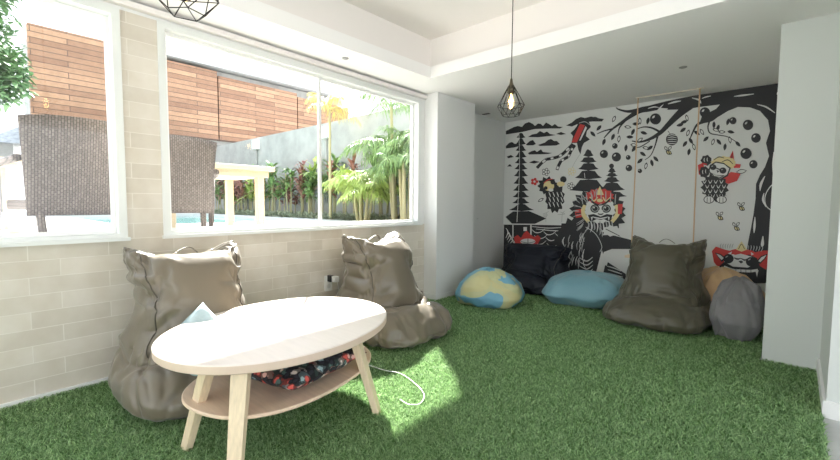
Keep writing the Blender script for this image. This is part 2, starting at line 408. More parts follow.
def soft_blob(name, loc, rz, prof, mats, label, cat, seed, grow=.08, press=1.2, n=72, e=.85, colour=None, asym=0, parts=None, pinv=.14, lump=.12, frames=12, crs=.010):
    """prof: list (s, r, z) half profile with (rx, ry)"""
    R = 34; rings = []
    for i in range(R):
        s = i/(R-1); rx, ry, z, ox, oy = interp(prof, s); ring = []
        for k in range(n):
            th = 2*PI*k/n; q = 1 + lump*noise.noise(Vector((math.cos(th)*1.6+seed, math.sin(th)*1.6, z*3)))
            ring.append((ox+rx*q*sgp(math.cos(th), e), oy+ry*q*sgp(math.sin(th), e), z*(1+.5*lump*noise.noise(Vector((math.cos(th)*1.2, math.sin(th)*1.2+seed, 1))))))
        rings.append(ring)
    me = ring_mesh('skin', rings); co = crumple(me, 'skin', frames=frames, grow=grow, bend=.12, press=press, pin=lambda c: .8 if c.z < .015 else pinv)
    co = crease(co, me, lambda p: (min(1, max(0, p[2]-.03)/.12), (math.atan2(p[1], p[0])*1.1, math.hypot(p[0], p[1])*3)), crs, seed)
    co[:, 2] = np.maximum(co[:, 2], -.002)
    root = empty(name, loc, rz); tag(root, label, cat)
    me.vertices.foreach_set('co', co.ravel()); me.update()
    o = link('cover', me, mats, root, True)
    if colour:
        me.polygons.foreach_set('material_index', [colour(p.center) for p in me.polygons])
    md = o.modifiers.new('s', 'SUBSURF'); md.levels = 1; md.render_levels = 1
    return root

BAGS = FL+.012
lounge_bag((-2.84, 1.02, BAGS), 0, 'taupe bean bag chair against the brick wall, behind the low end of the oval table', OLIVE_L, 3, .94, zs_=1.06, press=2.0, fold=.9)
lounge_bag((-2.76, 2.68, BAGS), .03, 'taupe bean bag chair beside the wall socket, just under the right end of the window', OLIVE_L, 11, .95, zs_=1.06, fold=1.1, press=1.3)
lounge_bag((-1.03, 4.86, BAGS), -PI/2-.05, 'dark olive bean bag chair standing in front of the painted wall', OLIVE_D, 23, .95, zs_=.99, fold=1.0, press=1.2)

def globe_colour():
    mt = bpy.data.materials.new('map_print_fabric'); mt.use_nodes = True; nt = mt.node_tree; b = nt.nodes['Principled BSDF']
    tc = nt.nodes.new('ShaderNodeTexCoord'); n = nt.nodes.new('ShaderNodeTexNoise'); n.inputs['Scale'].default_value = 2.6; n.inputs['Detail'].default_value = 2.5; n.inputs['Distortion'].default_value = .5
    mp = nt.nodes.new('ShaderNodeMapping'); mp.inputs['Location'].default_value = (3.4, 1.7, .35)
    r = nt.nodes.new('ShaderNodeValToRGB'); r.color_ramp.interpolation = 'CONSTANT'
    r.color_ramp.elements[0].color = (.14, .34, .46, 1); r.color_ramp.elements[1].position = .49; r.color_ramp.elements[1].color = (.46, .47, .26, 1)
    el = r.color_ramp.elements.new(.62); el.color = (.50, .47, .24, 1)
    nt.links.new(tc.outputs['Object'], mp.inputs[0]); nt.links.new(mp.outputs[0], n.inputs['Vector']); nt.links.new(n.outputs[0], r.inputs[0]); nt.links.new(r.outputs[0], b.inputs['Base Color'])
    b.inputs['Roughness'].default_value = .5; return mt
soft_blob('round_bean_bag', (-2.745, 4.33, BAGS), .4,
          [(0, .26, .26, 0, 0, 0), (.12, .35, .33, .02, 0, 0), (.3, .39, .36, .12, 0, 0), (.5, .355, .33, .23, 0, 0), (.7, .25, .24, .335, -.01, 0), (.86, .13, .13, .395, -.02, 0), (.95, .06, .06, .42, -.02, 0), (1, .025, .025, .43, -.02, 0)],
          globe_colour(), 'small round bean bag printed like a blue and yellow world globe', 'bean bag', 5, grow=.07)
soft_blob('floor_cushion', (-1.87, 5.14, BAGS), .1,
          [(0, .33, .22, 0, 0, 0), (.15, .45, .33, .02, 0, 0), (.4, .52, .38, .12, 0, 0), (.65, .45, .34, .27, .02, .02), (.85, .27, .21, .35, .05, .03), (1, .05, .04, .37, .05, .03)],
          BLUE, 'teal blue floor cushion lying between the navy bag and the olive bean bag', 'floor cushion', 9, grow=.06, e=.72)
# navy lounge bag, slumped
nv = lounge_bag((-2.80, 5.45, BAGS), -PI/2+.12, 'black navy bean bag chair slumped in the corner behind the globe bean bag', NAVY, 31, 1.22, zs_=.69, fold=1.5, press=.5)
soft_blob('round_bean_bag', (-.50, 5.38, BAGS), .1,
          [(0, .17, .2, 0, 0, 0), (.15, .23, .28, .02, 0, 0), (.4, .265, .32, .16, 0, 0), (.65, .25, .28, .33, 0, 0), (.85, .16, .17, .45, -.03, 0), (1, .03, .03, .50, -.06, 0)],
          TAN, 'tan bean bag between the olive bean bag and the white wall end', 'bean bag', 15, grow=.2, pinv=.05, press=.4, frames=20, lump=.22, crs=.022)
soft_blob('round_bean_bag', (-.365, 4.84, BAGS), .0,
          [(0, .11, .14, 0, 0, 0), (.15, .15, .2, .02, 0, 0), (.4, .16, .22, .16, .0, 0), (.65, .14, .19, .32, .0, .02), (.87, .11, .13, .43, .0, .06), (1, .03, .03, .47, .0, .08)],
          GREYF, 'charcoal grey bean bag leaning on the tan one by the white wall end', 'bean bag', 19, grow=.2, e=.7, pinv=.05, press=.4, frames=20, lump=.2, crs=.02)

# ------------------------------------------------------------------ oval coffee table
tz = .50; tc = Vector((-2.20, 1.25)); ta = math.radians(-74.8)
root = empty('coffee_table', (tc.x, tc.y, FL), 0); tag(root, 'low oval table with cream top, shelf and four splayed pale wooden legs', 'table')
def oval(rx, ry, z, e=1.0, n=96, c=(0, 0)):
    out = []
    for k in range(n):
        t = 2*PI*k/n; u, v = rx*sgp(math.cos(t), e), ry*sgp(math.sin(t), e)
        out.append((c[0]+u*math.cos(ta)-v*math.sin(ta), c[1]+u*math.sin(ta)+v*math.cos(ta), z-FL))
    return out
def slab_oval(name, rx, ry, z0, z1, m_, c=(0, 0), e=1.0):
    b_ = .005
    mb = MB(); mb.rings([oval(rx-b_, ry-b_, z0, e, c=c), oval(rx, ry, z0+b_, e, c=c), oval(rx, ry, z1-b_, e, c=c), oval(rx-b_, ry-b_, z1, e, c=c)])
    return mb.build(name, m_, root)
tt = slab_oval('tabletop', .69, .545, tz-.044, tz, [TOPM, mat('edge_band_wood', (.66, .52, .42), .45)], e=.96)
tt.data.polygons.foreach_set('material_index', [0 if p.normal.z > .5 else 1 for p in tt.data.polygons])
slab_oval('shelf', .56, .40, .222, .240, BIRCH, c=(.06, -.02), e=.85)
legs = [((-1.755, 1.58), (-1.85, 1.48)), ((-2.19, .695), (-2.05, .77)), ((-1.76, .745), (-1.85, .83)), ((-2.50, 1.80), (-2.42, 1.66))]
for bse, tp in legs:
    b0 = Vector((bse[0]-tc.x, bse[1]-tc.y, 0)); t0 = Vector((tp[0]-tc.x, tp[1]-tc.y, tz-.044-FL))
    d = (b0-t0); d.z = 0; d = d.normalized() if d.length > 1e-4 else Vector((1, 0, 0)); rad = Vector((b0.x, b0.y, 0)).normalized(); q = Vector((-rad.y, rad.x, 0))
    def sec(c, hw, ht): return [c - rad*ht - q*hw, c + rad*ht - q*hw, c + rad*ht + q*hw, c - rad*ht + q*hw]
    MB().hexa(sec(b0, .031, .018)+sec(t0, .040, .024)).build('leg', PALEWOOD, root, bevel=.003)

# cushions
def square_cushion(name, loc, rot, size, thick, mats, label, seed, colour=None):
    N = 26; v = []; f = []
    for side in (1, -1):
        for i in range(N):
            for j in range(N):
                u, w = i/(N-1)*2-1, j/(N-1)*2-1
                t = thick*((1-u*u)*(1-w*w))**.42*.5
                pin = 1-.09*(1-abs(u*w))*(abs(u)**4+abs(w)**4)/2*2
                wr = .006*noise.noise(Vector((u*4+seed, w*4, side)))
                v.append((u*size/2*pin, w*size/2*pin, side*(t+wr*(t > .002))))
    for s in (0, 1):
        for i in range(N-1):
            for j in range(N-1):
                a = s*N*N+i*N+j; q = (a, a+N, a+N+1, a+1); f.append(q if s == 0 else q[::-1])
    me = bpy.data.meshes.new(name); me.from_pydata(v, [], f); bm = bmesh.new(); bm.from_mesh(me); bmesh.ops.remove_doubles(bm, verts=bm.verts, dist=.0008); bm.to_mesh(me); bm.free()
    o = link(name, me, mats, None, True); o.location = loc; o.rotation_euler = rot if isinstance(rot, tuple) else rot.to_euler(); tag(o, label, 'cushion')
    return o
square_cushion('throw_cushion', (-2.55, .905, .385), (Matrix.Rotation(math.radians(-18), 3, 'Z') @ Matrix.Rotation(math.radians(66), 3, 'Y') @ Matrix.Rotation(math.radians(40), 3, 'Z')), .33, .11, PALEBLUE, 'pale blue square cushion on the seat of the bean bag behind the table', 4)
# floral cushion on the shelf
FLORAL = bpy.data.materials.new('floral_print'); FLORAL.use_nodes = True; nt = FLORAL.node_tree; b = nt.nodes['Principled BSDF']
t_ = nt.nodes.new('ShaderNodeTexCoord'); vo = nt.nodes.new('ShaderNodeTexVoronoi'); vo.inputs['Scale'].default_value = 30; vo.inputs['Randomness'].default_value = 1
nz_ = nt.nodes.new('ShaderNodeTexNoise'); nz_.inputs['Scale'].default_value = 30; mxv = nt.nodes.new('ShaderNodeMix'); mxv.data_type = 'VECTOR'; mxv.inputs[0].default_value = .04
nt.links.new(t_.outputs['Object'], nz_.inputs['Vector']); nt.links.new(t_.outputs['Object'], mxv.inputs[4]); nt.links.new(nz_.outputs['Color'], mxv.inputs[5]); nt.links.new(mxv.outputs[1], vo.inputs['Vector'])
r1 = nt.nodes.new('ShaderNodeValToRGB'); r1.color_ramp.interpolation = 'CONSTANT'; sx_ = nt.nodes.new('ShaderNodeSeparateColor')
cols = [(0, (.02, .02, .03)), (.25, (.62, .10, .08)), (.42, (.02, .02, .03)), (.55, (.72, .42, .36)), (.68, (.08, .14, .13)), (.8, (.75, .66, .58)), (.9, (.30, .42, .44))]
r1.color_ramp.elements[0].color = (*cols[0][1], 1); r1.color_ramp.elements[1].position = .25; r1.color_ramp.elements[1].color = (*cols[1][1], 1)
for p_, c_ in cols[2:]: r1.color_ramp.elements.new(p_).color = (*c_, 1)
nt.links.new(vo.outputs['Color'], sx_.inputs[0]); nt.links.new(sx_.outputs[0], r1.inputs[0])
r2 = nt.nodes.new('ShaderNodeValToRGB'); r2.color_ramp.elements[0].position = .38; r2.color_ramp.elements[0].color = (1, 1, 1, 1); r2.color_ramp.elements[1].position = .46; r2.color_ramp.elements[1].color = (.03, .03, .04, 1)
nt.links.new(vo.outputs['Distance'], r2.inputs[0]); ml = nt.nodes.new('ShaderNodeMix'); ml.data_type = 'RGBA'; ml.blend_type = 'MULTIPLY'; ml.inputs[0].default_value = .8
nt.links.new(r1.outputs[0], ml.inputs[6]); nt.links.new(r2.outputs[0], ml.inputs[7]); nt.links.new(ml.outputs[2], b.inputs['Base Color']); b.inputs['Roughness'].default_value = .8
fl_ = square_cushion('floral_cushion', (-2.05, 1.22, .325), (0, 0, math.radians(12)), .58, .145, FLORAL, 'dark floral cushion with red and pink flowers on the table shelf', 8)

# ------------------------------------------------------------------ pendants
def pendant(x, y, z_top, z_bot, kind, label):
    root = empty('pendant_lamp', (x, y, ZT)); tag(root, label, 'pendant lamp')
    L = lambda z: z-ZT
    MB().lathe([(.001, 0), (.05, 0), (.05, -.02), (.012, -.03), (.001, -.03)]).build('ceiling_cap', BLACKM, root, True)
    MB().tube([(0, 0, -.02), (0, 0, L(z_top)+.03)], .0035, 8).build('cord', BLACKM, root, True)
    h = z_top-z_bot
    MB().lathe([(.001, L(z_top)+.035), (.008, L(z_top)+.03), (.012, L(z_top)), (.024, L(z_top)-.03), (.026, L(z_top)-.075), (.001, L(z_top)-.075)]).build('socket', BRASS, root, True); sk = root.children[-1]
    bz = L(z_top)-.075
    amb = mat('amber_glass_bulb', (1, .85, .6), .05, trans=1.0)
    MB().lathe([(.012, bz), (.016, bz-.015), (.030, bz-.05), (.033, bz-.075), (.026, bz-.10), (.010, bz-.118), (.001, bz-.12)]).build('bulb', amb, sk, True)
    mb = MB()
    for k in range(4):
        t = k*PI/2; mb.tube([(0, 0, bz-.01), (.012*math.cos(t), .012*math.sin(t), bz-.06), (.004*math.cos(t), .004*math.sin(t), bz-.095)], .0015, 5)
    mb.build('filament', mat('glowing_filament', (1, .7, .3), emit=((1, .62, .25), 14)), sk)
    cg = MB(); wr = .0022
    if kind == 'drop':
        n = 8; A = [(.020*math.cos(2*PI*k/n), .020*math.sin(2*PI*k/n), L(z_top)-.02) for k in range(n)]
        zm, zb = L(z_bot)+h*.30, L(z_bot)
        B = [(.098*math.cos(2*PI*(k+.5)/n), .098*math.sin(2*PI*(k+.5)/n), zm+.0) for k in range(n)]
        C = [(.062*math.cos(2*PI*k/n), .062*math.sin(2*PI*k/n), zb) for k in range(n)]
        for k in range(n):
            cg.tube([A[k], B[k]], wr, 5); cg.tube([A[(k+1) % n], B[k]], wr, 5)
            cg.tube([B[k], B[(k+1) % n]], wr, 5); cg.tube([B[k], C[k]], wr, 5); cg.tube([B[k], C[(k+1) % n]], wr, 5); cg.tube([C[k], C[(k+1) % n]], wr, 5)
    else:
        n = 5
        lv = [(.03, L(z_top)-.01, 0), (.10, L(z_top)-h*.3, .5), (.135, L(z_top)-h*.62, 0), (.07, L(z_bot), .5)]
        P = [[(r*math.cos(2*PI*(k+o+.3)/n), r*math.sin(2*PI*(k+o+.3)/n), z+.012*((k*7+i*3) % 3-1)*(0 < i < 3)) for k in range(n)] for i, (r, z, o) in enumerate(lv)]
        for i in range(3):
            for k in range(n):
                cg.tube([P[i][k], P[i+1][k]], wr, 5)
                kk = (k-1) % n if lv[i][2] == 0 else (k+1) % n
                cg.tube([P[i][k], P[i+1][kk]], wr, 5)
        for i in (1, 2, 3):
            for k in range(n): cg.tube([P[i][k], P[i][(k+1) % n]], wr, 5)
    cg.build('wire_cage', BLACKM, root)
    return root
pendant(-1.594, 2.75, 2.09, 1.855, 'drop', 'teardrop wire cage pendant lamp hanging on a long cord before the painted wall')
pendant(-1.90, .655, 2.22, 1.975, 'poly', 'faceted black wire pendant lamp above the brick post between the windows')

# ------------------------------------------------------------------ small fittings
def fitting(name, x, y, r, z, label, cat):
    o = MB().lathe([(.001, 0), (r*.6, 0), (r, .006), (r, .012), (.001, .012)], n=20).build(name, mat('grey_plastic', (.35, .35, .34), .5), None, True)
    o.location = (x, y, z-.012); tag(o, label, cat); return o
fitting('ceiling_vent', -.895, 4.857, .035, ZC, 'small round grey fitting in the ceiling before the painted wall', 'ceiling fitting')
fitting('ceiling_vent', -3.22, 2.49, .03, ZC, 'small grey fitting in the ceiling strip above the middle of the large window', 'ceiling fitting')
o = MB().box(-.06, .06, -.02, .02, -.008, 0).build('ceiling_vent', mat('dark_slot', (.06, .06, .06), .6)); o.location = (-3.55, 5.4, ZC); tag(o, 'small dark slot in the ceiling of the corner recess', 'ceiling fitting')

# wall socket with plugs and cable
sx0, sy0, _ = W(0, 2.46, 0)
root = empty('wall_socket', (sx0, sy0, .40)); tag(root, 'white wall socket on the brick wall beside the bean bag chair', 'wall socket')
fp = MB().box(0, .012, -.045, .045, -.09, .07).build('face_plate', WHITEP, root, bevel=.003)
MB().lathe([(.001, .0), (.022, .0), (.022, .006), (.001, .006)], n=20).build('outlet', WALLW, fp)
ch = fp.children[-1]; ch.rotation_euler = (0, PI/2, 0); ch.location = (.010, 0, -.04)
ad = empty('plug_adapter', (sx0+.013, sy0, .44)); tag(ad, 'black adapter with a white charger plugged into the wall socket', 'plug')
MB().box(0, .055, -.018, .022, -.03, .035).build('adapter_body', BLACKP, ad, bevel=.004)
MB().box(.055, .11, -.006, .050, -.028, .030).build('charger', WHITEP, ad, bevel=.005)
def smooth_path(pts, k=8):
    P = [Vector(p) for p in pts]; out = []
    for i in range(len(P)-1):
        p0, p1, p2, p3 = P[max(i-1, 0)], P[i], P[i+1], P[min(i+2, len(P)-1)]
        for j in range(k):
            t = j/k; out.append(.5*((2*p1)+(p2-p0)*t+(2*p0-5*p1+4*p2-p3)*t*t+(3*p1-p0-3*p2+p3)*t**3))
    return out+[P[-1]]
px0 = sx0+.013+.10; py0 = sy0+.03
cb = smooth_path([(px0, py0, .415), (px0+.015, py0+.01, .30), (px0+.02, py0+.0, .10), (px0+.03, py0-.04, .0), (-3.22, 2.20, .004), (-2.9, 2.08, .004), (-2.45, 1.98, .004), (-2.159, 1.985, .004), (-2.014, 2.024, .004), (-1.826, 1.977, .004), (-1.677, 1.899, .004), (-1.616, 1.795, .004), (-1.66, 1.74, .004), (-1.74, 1.75, .004)])
o = MB().tube(cb, .0028, 6).build('charging_cable', WHITEP, None, True); tag(o, 'thin white cable trailing from the wall charger across the grass', 'cable')

# rope swing in front of the mural: two ropes, a top bar at the ceiling and a plank hidden low behind the olive bag
root = empty('rope_swing', (-1.22, 5.84, ZC)); tag(root, 'swing hung on two natural ropes before the painted wall', 'swing')
for x0, x1 in ((-.335, -.345), (.325, .335)):
    MB().tube(smooth_path([(x0, 0, 0), (x0*1.0, 0, -.8), (x1, 0, -2.02)], 6), .0075, 8).build('rope', ROPE, root, True)
MB().box(-.40, .40, -.09, .09, -2.05, -2.02).build('seat', PALEWOOD, root, bevel=.004)
MB().box(-.36, .36, -.006, .006, -.012, -.0).build('top_bar', mat('pale_bar', (.60, .55, .47), .7), root)

# ------------------------------------------------------------------ mural painted on the end wall
MY = 6.18
def mp(px, py):     # sketch units of the painting onto the wall plane
    d = rt*((px-420)/F) - up*((py-230)/F) + fwd
    t = MY/d.y; p = EYE + d*t
    return (p.x, p.z)
class Mural:
    def __init__(s): s.mb = MB(); s.layer = 0
    def put(s, pts, mi):
        s.layer += 1; y = MY - .0012 - s.layer*.000018
        P = [mp(*p) for p in pts]
        bmv = [(x, y, min(z, ZC-.002)) for x, z in P]
        s.mb.poly(bmv, mi)
    def blob(s, x, y, r, mi=0, ry=None, n=18, a=0):
        ry = ry or r; c, q = math.cos(a), math.sin(a)
        s.put([(x+r*math.cos(2*PI*k/n)*c-ry*math.sin(2*PI*k/n)*q, y+r*math.cos(2*PI*k/n)*q+ry*math.sin(2*PI*k/n)*c) for k in range(n)], mi)
    def leaf(s, x, y, L, w, a, mi=0, hollow=False):
        c, q = math.cos(a), math.sin(a)
        def sh(k): return [(x+u*k*c-v*k*q, y+u*k*q+v*k*c) for u, v in [(-L/2, 0), (-L/4, w*.42), (0, w/2), (L/4, w*.36), (L/2, 0), (L/4, -w*.36), (0, -w/2), (-L/4, -w*.42)]]
        s.put(sh(1), mi)
        if hollow: s.put(sh(.62), 3)
    def stroke(s, pts, mi=0, w=None, k=6):
        """pts: (x, y, width)"""
        P = smooth_path([(p[0], p[1], p[2] if len(p) > 2 else w) for p in pts], k)
        Lf, Rt = [], []
        for i, p in enumerate(P):
            d = P[min(i+1, len(P)-1)] - P[max(i-1, 0)]; d = Vector((d.x, d.y)); d = d.normalized() if d.length > 1e-6 else Vector((1, 0)); nn = Vector((-d.y, d.x))*max(p.z, .3)/2
            Lf.append((p.x+nn.x, p.y+nn.y)); Rt.append((p.x-nn.x, p.y-nn.y))
        s.layer += 1; y = MY - .0012 - s.layer*.000018
        for i in range(len(P)-1):
            q = [mp(*Lf[i]), mp(*Lf[i+1]), mp(*Rt[i+1]), mp(*Rt[i])]
            s.mb.poly([(a, y, min(z, ZC-.002)) for a, z in q], mi)
    def shaggy(s, cx, cy_, rx, ry, mi, n, amp, seed, a0=0, a1=2*PI):
        r = random.Random(seed); pts = []
        for k in range(n*2):
            t = a0+(a1-a0)*k/(n*2-1 if a1-a0 < 6 else n*2); q = 1+(amp*r.uniform(.4, 1) if k % 2 else -amp*.3)
            pts.append((cx+rx*q*math.cos(t), cy_+ry*q*math.sin(t)))
        s.put(pts, mi)
B_, R_, Y_, W_, G_ = 0, 1, 2, 3, 4
M = Mural()
# clouds
for c in ([(506,131),(510,129),(514,127),(518,126),(522,127),(525,123.5),(529,122),(533,124),(535,126),(538,123.5),(541,124),(543,126),(546,122.5),(549,124),(552,126),(555,124),(558,126.5),(563,127),(560,128.5),(550,128.5),(535,129),(522,132),(506,134.5)],
          [(528,137),(532,134.5),(537,133.5),(540,131),(544,133),(547,131.5),(550,134),(556,135),(550,136),(538,137.3)],
          [(556,134),(561,132),(566,134),(561,135)], [(538,145),(545,142.5),(548,140),(551,139),(554,141),(557,141),(560,144),(556,145.5),(540,146)],
          [(506,146),(509,143),(512,142),(515,144),(518,143),(520,146),(514,147.5),(506,148.5)], [(526,144.5),(530,141),(533,140),(536,144),(533,145.3),(527,145.4)],
          [(528,153),(532,151),(535,150.3),(537,152),(541,149.3),(543,152),(552,153),(548,154),(540,154.3),(529,154.5)], [(529,162.5),(534,160.5),(540,162),(534,163.6)],
          [(507,156.5),(511,155),(514,157),(508,158.3)], [(507,166.5),(510,164),(512,166.5)],
          [(566,125.5),(572,122.5),(576,119),(581,117),(585,118),(591,116.5),(597,118),(604,119),(602,121.5),(592,121.5),(580,123),(572,126.5)]):
    M.put(c, B_)
def tier(cx, yt, yb, wt, wb, up_=1.2):
    h = yb-yt
    M.put([(cx-wt, yt), (cx, yt-.6), (cx+wt, yt), (cx+wt+(wb-wt)*.45, yt+h*.55), (cx+wb, yb-up_*.4), (cx+wb*.5, yb), (cx, yb+.7), (cx-wb*.5, yb), (cx-wb, yb-up_*.4), (cx-wt-(wb-wt)*.45, yt+h*.55)], B_)
# tall stepped tree on the left
ys = [133, 138.5, 145, 151.5, 158, 164, 170, 177, 184.5, 191.5, 198, 204]; 
for i in range(len(ys)-1): tier(521, ys[i]+.4, ys[i+1]-.6, 1.6+i*.16, 4.5+i*.42)
tier(521.5, 204.3, 210.5, 3.5, 12.5); M.put([(513,211.5),(529,211),(546.5,218.5),(535,223.8),(512,223.6),(505.5,217)], B_)
M.stroke([(519,133,.5),(519.5,170,.5),(517,222,.7)], W_)
# waves
M.put([(504,224.6),(530,224.8),(569,225.4),(575,240),(583,256),(612,268),(626,276),(626,289),(503,289)], B_)
for x0,y0,x1,y1 in ((532,226.5,566,227),(536,229,568,231)): M.stroke([(x0,y0,.5),((x0+x1)/2,y0+1.6,.8),(x1,y1,.5)], W_)
rr = random.Random(2)
for i in range(20):
    x = 536+i*2.5+rr.uniform(-2,2); y = 231+(i%5)*5.5+(i*.4); M.stroke([(x-6,y-1.5,.4),(x-2,y+1.6,.9),(x+3,y+1,.7),(x+7,y-2.2,.4)], W_)
for i in range(7): M.stroke([(506+i*1.1,228+i*2.6,.5),(508+i*1.6,232+i*2.6,1),(506+i,238+i*2.2,.5)], W_)
M.stroke([(513,225,1.1),(513,238,1.1)], W_); M.stroke([(531,225,1.4),(531,239,1.4)], W_); M.put([(523.5,227),(527,227),(527,231),(523.5,231)], W_)
M.put([(514,237),(518,235),(521,238),(524,233),(527,230.5),(530,234),(534,237),(538,235),(541,238),(538,244),(534,246),(518,246),(515,243)], R_); M.blob(528,241.5,7.5,W_,3); M.stroke([(521,241.5,.5),(528,243,.6),(535,241.5,.5)], B_); M.stroke([(528,238.5,.6),(528,245,.6)], B_)
M.stroke([(518,244,.8),(527,248.6,.8),(538,244,.8)], W_)
# kite
M.put([(579,121),(584,119.6),(589,122),(591,127),(587,131),(586,136),(590,139.5),(584,143),(582,147),(580.5,154.5),(578.5,150),(577,143),(571.5,143),(573,136),(570.5,133),(574.5,129.5),(577,126)], B_)
M.put([(580,124),(585,125.2),(577,142.4),(571.5,142.4)], R_); M.put([(585.6,126),(587,128),(580.6,140.5),(579.2,140.5)], W_); M.stroke([(579,123.2,.6),(585,121.8,.8),(590,125,.5)], G_)
def chain(pts, n):
    P = smooth_path([(x, y, 0) for x, y in pts], 10); m_ = len(P)-1
    for i in range(n):
        a, c = P[int(i*m_/n)], P[int((i+1)*m_/n)]
        M.stroke([(a.x,a.y,3),(c.x,c.y,3)], B_, k=1)
        if i % 2: M.stroke([(a.x*.8+c.x*.2,a.y*.8+c.y*.2,2),(a.x*.2+c.x*.8,a.y*.2+c.y*.8,2)], W_, k=1)
chain([(573,144),(566,151),(560,156),(552,158.5),(545,160),(537,168)], 9); chain([(575,145),(571,151),(568,157),(561,161),(557,170)], 8)
M.stroke([(581,153,.4),(574,164,.4),(569,176,.4)], G_)
# pagodas
for cx, tiers in ((588.5, [(150.5,156.3,2.2,5.2),(157.6,162.4,4.5,8.2),(163.6,169.8,5,10.3),(171,178.6,6.5,13.5),(180,191,8.5,19)]), (612, [(168.6,172.4,2,4),(173.2,176.4,3,6),(177.4,182,4,8),(183,190.5,5.5,13),(192,197,8,15)])):
    for (a,b_,wt,wb) in tiers: tier(cx,a,b_,wt,wb,2)
M.blob(611.6,166,2.4); M.blob(588,150.6,1.3)
M.stroke([(584.5,173,.5),(585,178,.5)], W_)
# tree
M.put([(784,82),(784,281),(748,281),(745,262),(748.5,240),(751,228),(753.5,214),(755.5,199),(756,184),(760,175),(765,167),(769,156),(766,143),(770,131),(768,120),(760,111),(750,107.5),(738,107),(728,111),(719,116.5),(708,121),(700,122),(702,116),(716,109),(720,104.5),(700,107),(684,109.5),(660,110),(700,94),(740,87.5)], B_)
M.stroke([(730,94,11),(700,99,9),(688,101,8.5),(668,104.5,7),(650,108.5,6),(640,110.5,5.5),(631,116,4),(621,123,2.6),(612,129.5,1.9),(604,138,1)], B_)
M.stroke([(640,110,4.5),(628,111.5,2.6),(619,109.5,1.6),(616,107.5,.8)], B_)
M.stroke([(690,105,9),(679,114,7),(669,124,5.2),(660,133,4),(650,139,2.8),(640,142,1.6),(632,141,1)], B_)
M.stroke([(660,132,2.4),(652,128,1.8),(644,127,1.2),(637,129,.8)], B_); M.stroke([(658,135,2),(655,146,1.2),(651,155,.9),(645,160,.6)], B_)
M.stroke([(612,129,1.6),(604,131,1.2),(597,134,.7)], B_); M.stroke([(627,119,2.2),(620,127,1.4),(618,134,.8)], B_)
M.stroke([(736,104,7),(722,110,6),(712,119,4),(703,122,3),(697,125,2.2),(693,132,1.6),(690,139,.9)], B_)
M.stroke([(710,120,1.8),(708,127,1.4),(710,133,1.2),(718,135,1),(728,137,.9),(738,143,.6)], B_); M.stroke([(650,141,1),(640,147,1),(632,147,.7)], B_)
M.put([(657,110.4),(661,106),(664,104),(661,108),(668,108.5),(667,110)], W_)
for pts in ([(648,108.5,.6),(654,107,1.2),(659,107.5,.5)],[(668,104,.6),(675,102,1.8),(681,101,.6)],[(692,98,.7),(699,100,1.8),(701,103.5,.6)],[(702,98.5,.6),(706,97,1.2),(711,96,.6)],[(734,96.5,.6),(742,95.5,1.8),(754,94,.6)],[(757,104.5,.6),(766,107,1.6),(775,113,.8)],[(777,93.5,2.4),(782,94,2.6)],[(765,176,.6),(761,184,2.6),(760,191,.6)],[(764,193,.6),(763,200,2),(766,207,.6)],[(755,217,.6),(754.5,226,2.4),(754,233,.6)],[(763,236,.8),(762.4,244,3.2),(762,247,.6)],[(774,152,.8),(773.4,163,2.4),(773,173,.6)],[(779,135,.8),(777.5,146,1),(779,152,.6)]): M.stroke(pts, W_)
M.stroke([(778,181,.8),(770,187,.9),(765,197,.9),(767,207,.9),(777,213,.8)], W_)
# leaves
for i,(x,y,a) in enumerate([(595,118.5,.0),(614,119,2),(599,128,2.3),(613,137,2),(619,139,1.7),(604,142,1.9),(593,134,.8),(628,127,.1),(633,132,2),(630,137,0),(634,145,.1),(626,148,1.7),(634,149,2.2),(640,140,2.5),(643,154,.6),(640,161,2.4),(646,166,1.8),(652,163,1.3),(656,159,.8),(646,148,.2),(650,148,2.5),(684,122,2.8),(687,118,1.3),(680,125,2.9),(683,130,2.5),(688,133,1.9),(685,144,2.2),(691,141,1),(694,147,1.3),(689,152,1.8),(697,133,.6),(702,132,1.0),(714,125,1.6),(718,128,1.9),(722,132,0),(731,132,.2),(706,139,2.4),(713,142,1.9),(719,142,.9),(725,147,1.7),(730,140,1.4),(738,144,.8),(728,122,1.9),(716,130,.3),(648,121,1.8),(644,133,.3),(640,121,1.5),(636,124,0)]):
    M.leaf(x, y, 7.5, 3.3, a, B_, i % 3 == 1)
# fruit
for x,y,r in ((604,154,4.1),(616.5,157,4.6),(615,146,2.8),(629,168,3.3),(628.3,157.5,2.4),(655.6,119,5.6),(705,112.5,5.2),(748,125,5.2),(733,120.8,3.6),(756,138,4.8),(746,153.5,5.6),(753.4,164.3,4.2),(640,171,2.2)):
    M.blob(x,y,r); M.leaf(x-r*.35,y-r*.35,r*.7,r*.35,-.8,W_)
M.stroke([(668,131,.5),(671,135,.5)], B_); M.blob(672,139.5,6)
for k in range(5): M.stroke([(667.5,136+k*2,.4),(672,134.8+k*2.2,.8),(677,136+k*2,.4)], W_)
def bee(x,y,c):
    M.leaf(x+2,y+1.5,7,4.6,.5,B_); M.leaf(x+2,y+1.5,4.6,3,.5,Y_); M.stroke([(x+1.5,y-.5,.9),(x+2.8,y+3.5,.9)], B_)
    M.leaf(x-1,y-2.6,5,3.2,1.1,B_,True); M.leaf(x+3,y-3,5,3,-.8,B_,True)
for b_ in ((667,151,0),(740,207,0),(718.5,216.5,0),(735,227,0)): bee(*b_)
def flower(x,y,r,mi):
    for k in range(5): t=2*PI*k/5; M.blob(x+r*math.cos(t),y+r*math.sin(t),r*.62,B_ if mi==W_ else mi,n=10); M.blob(x+r*math.cos(t),y+r*math.sin(t),r*.42,mi if mi==R_ else W_,n=10)
flower(572,171.5,2.6,Y_); flower(546,172,2.6,W_); flower(534.6,181.6,2.4,R_); flower(571,186,2.4,W_); flower(545.5,215,1.6,G_)
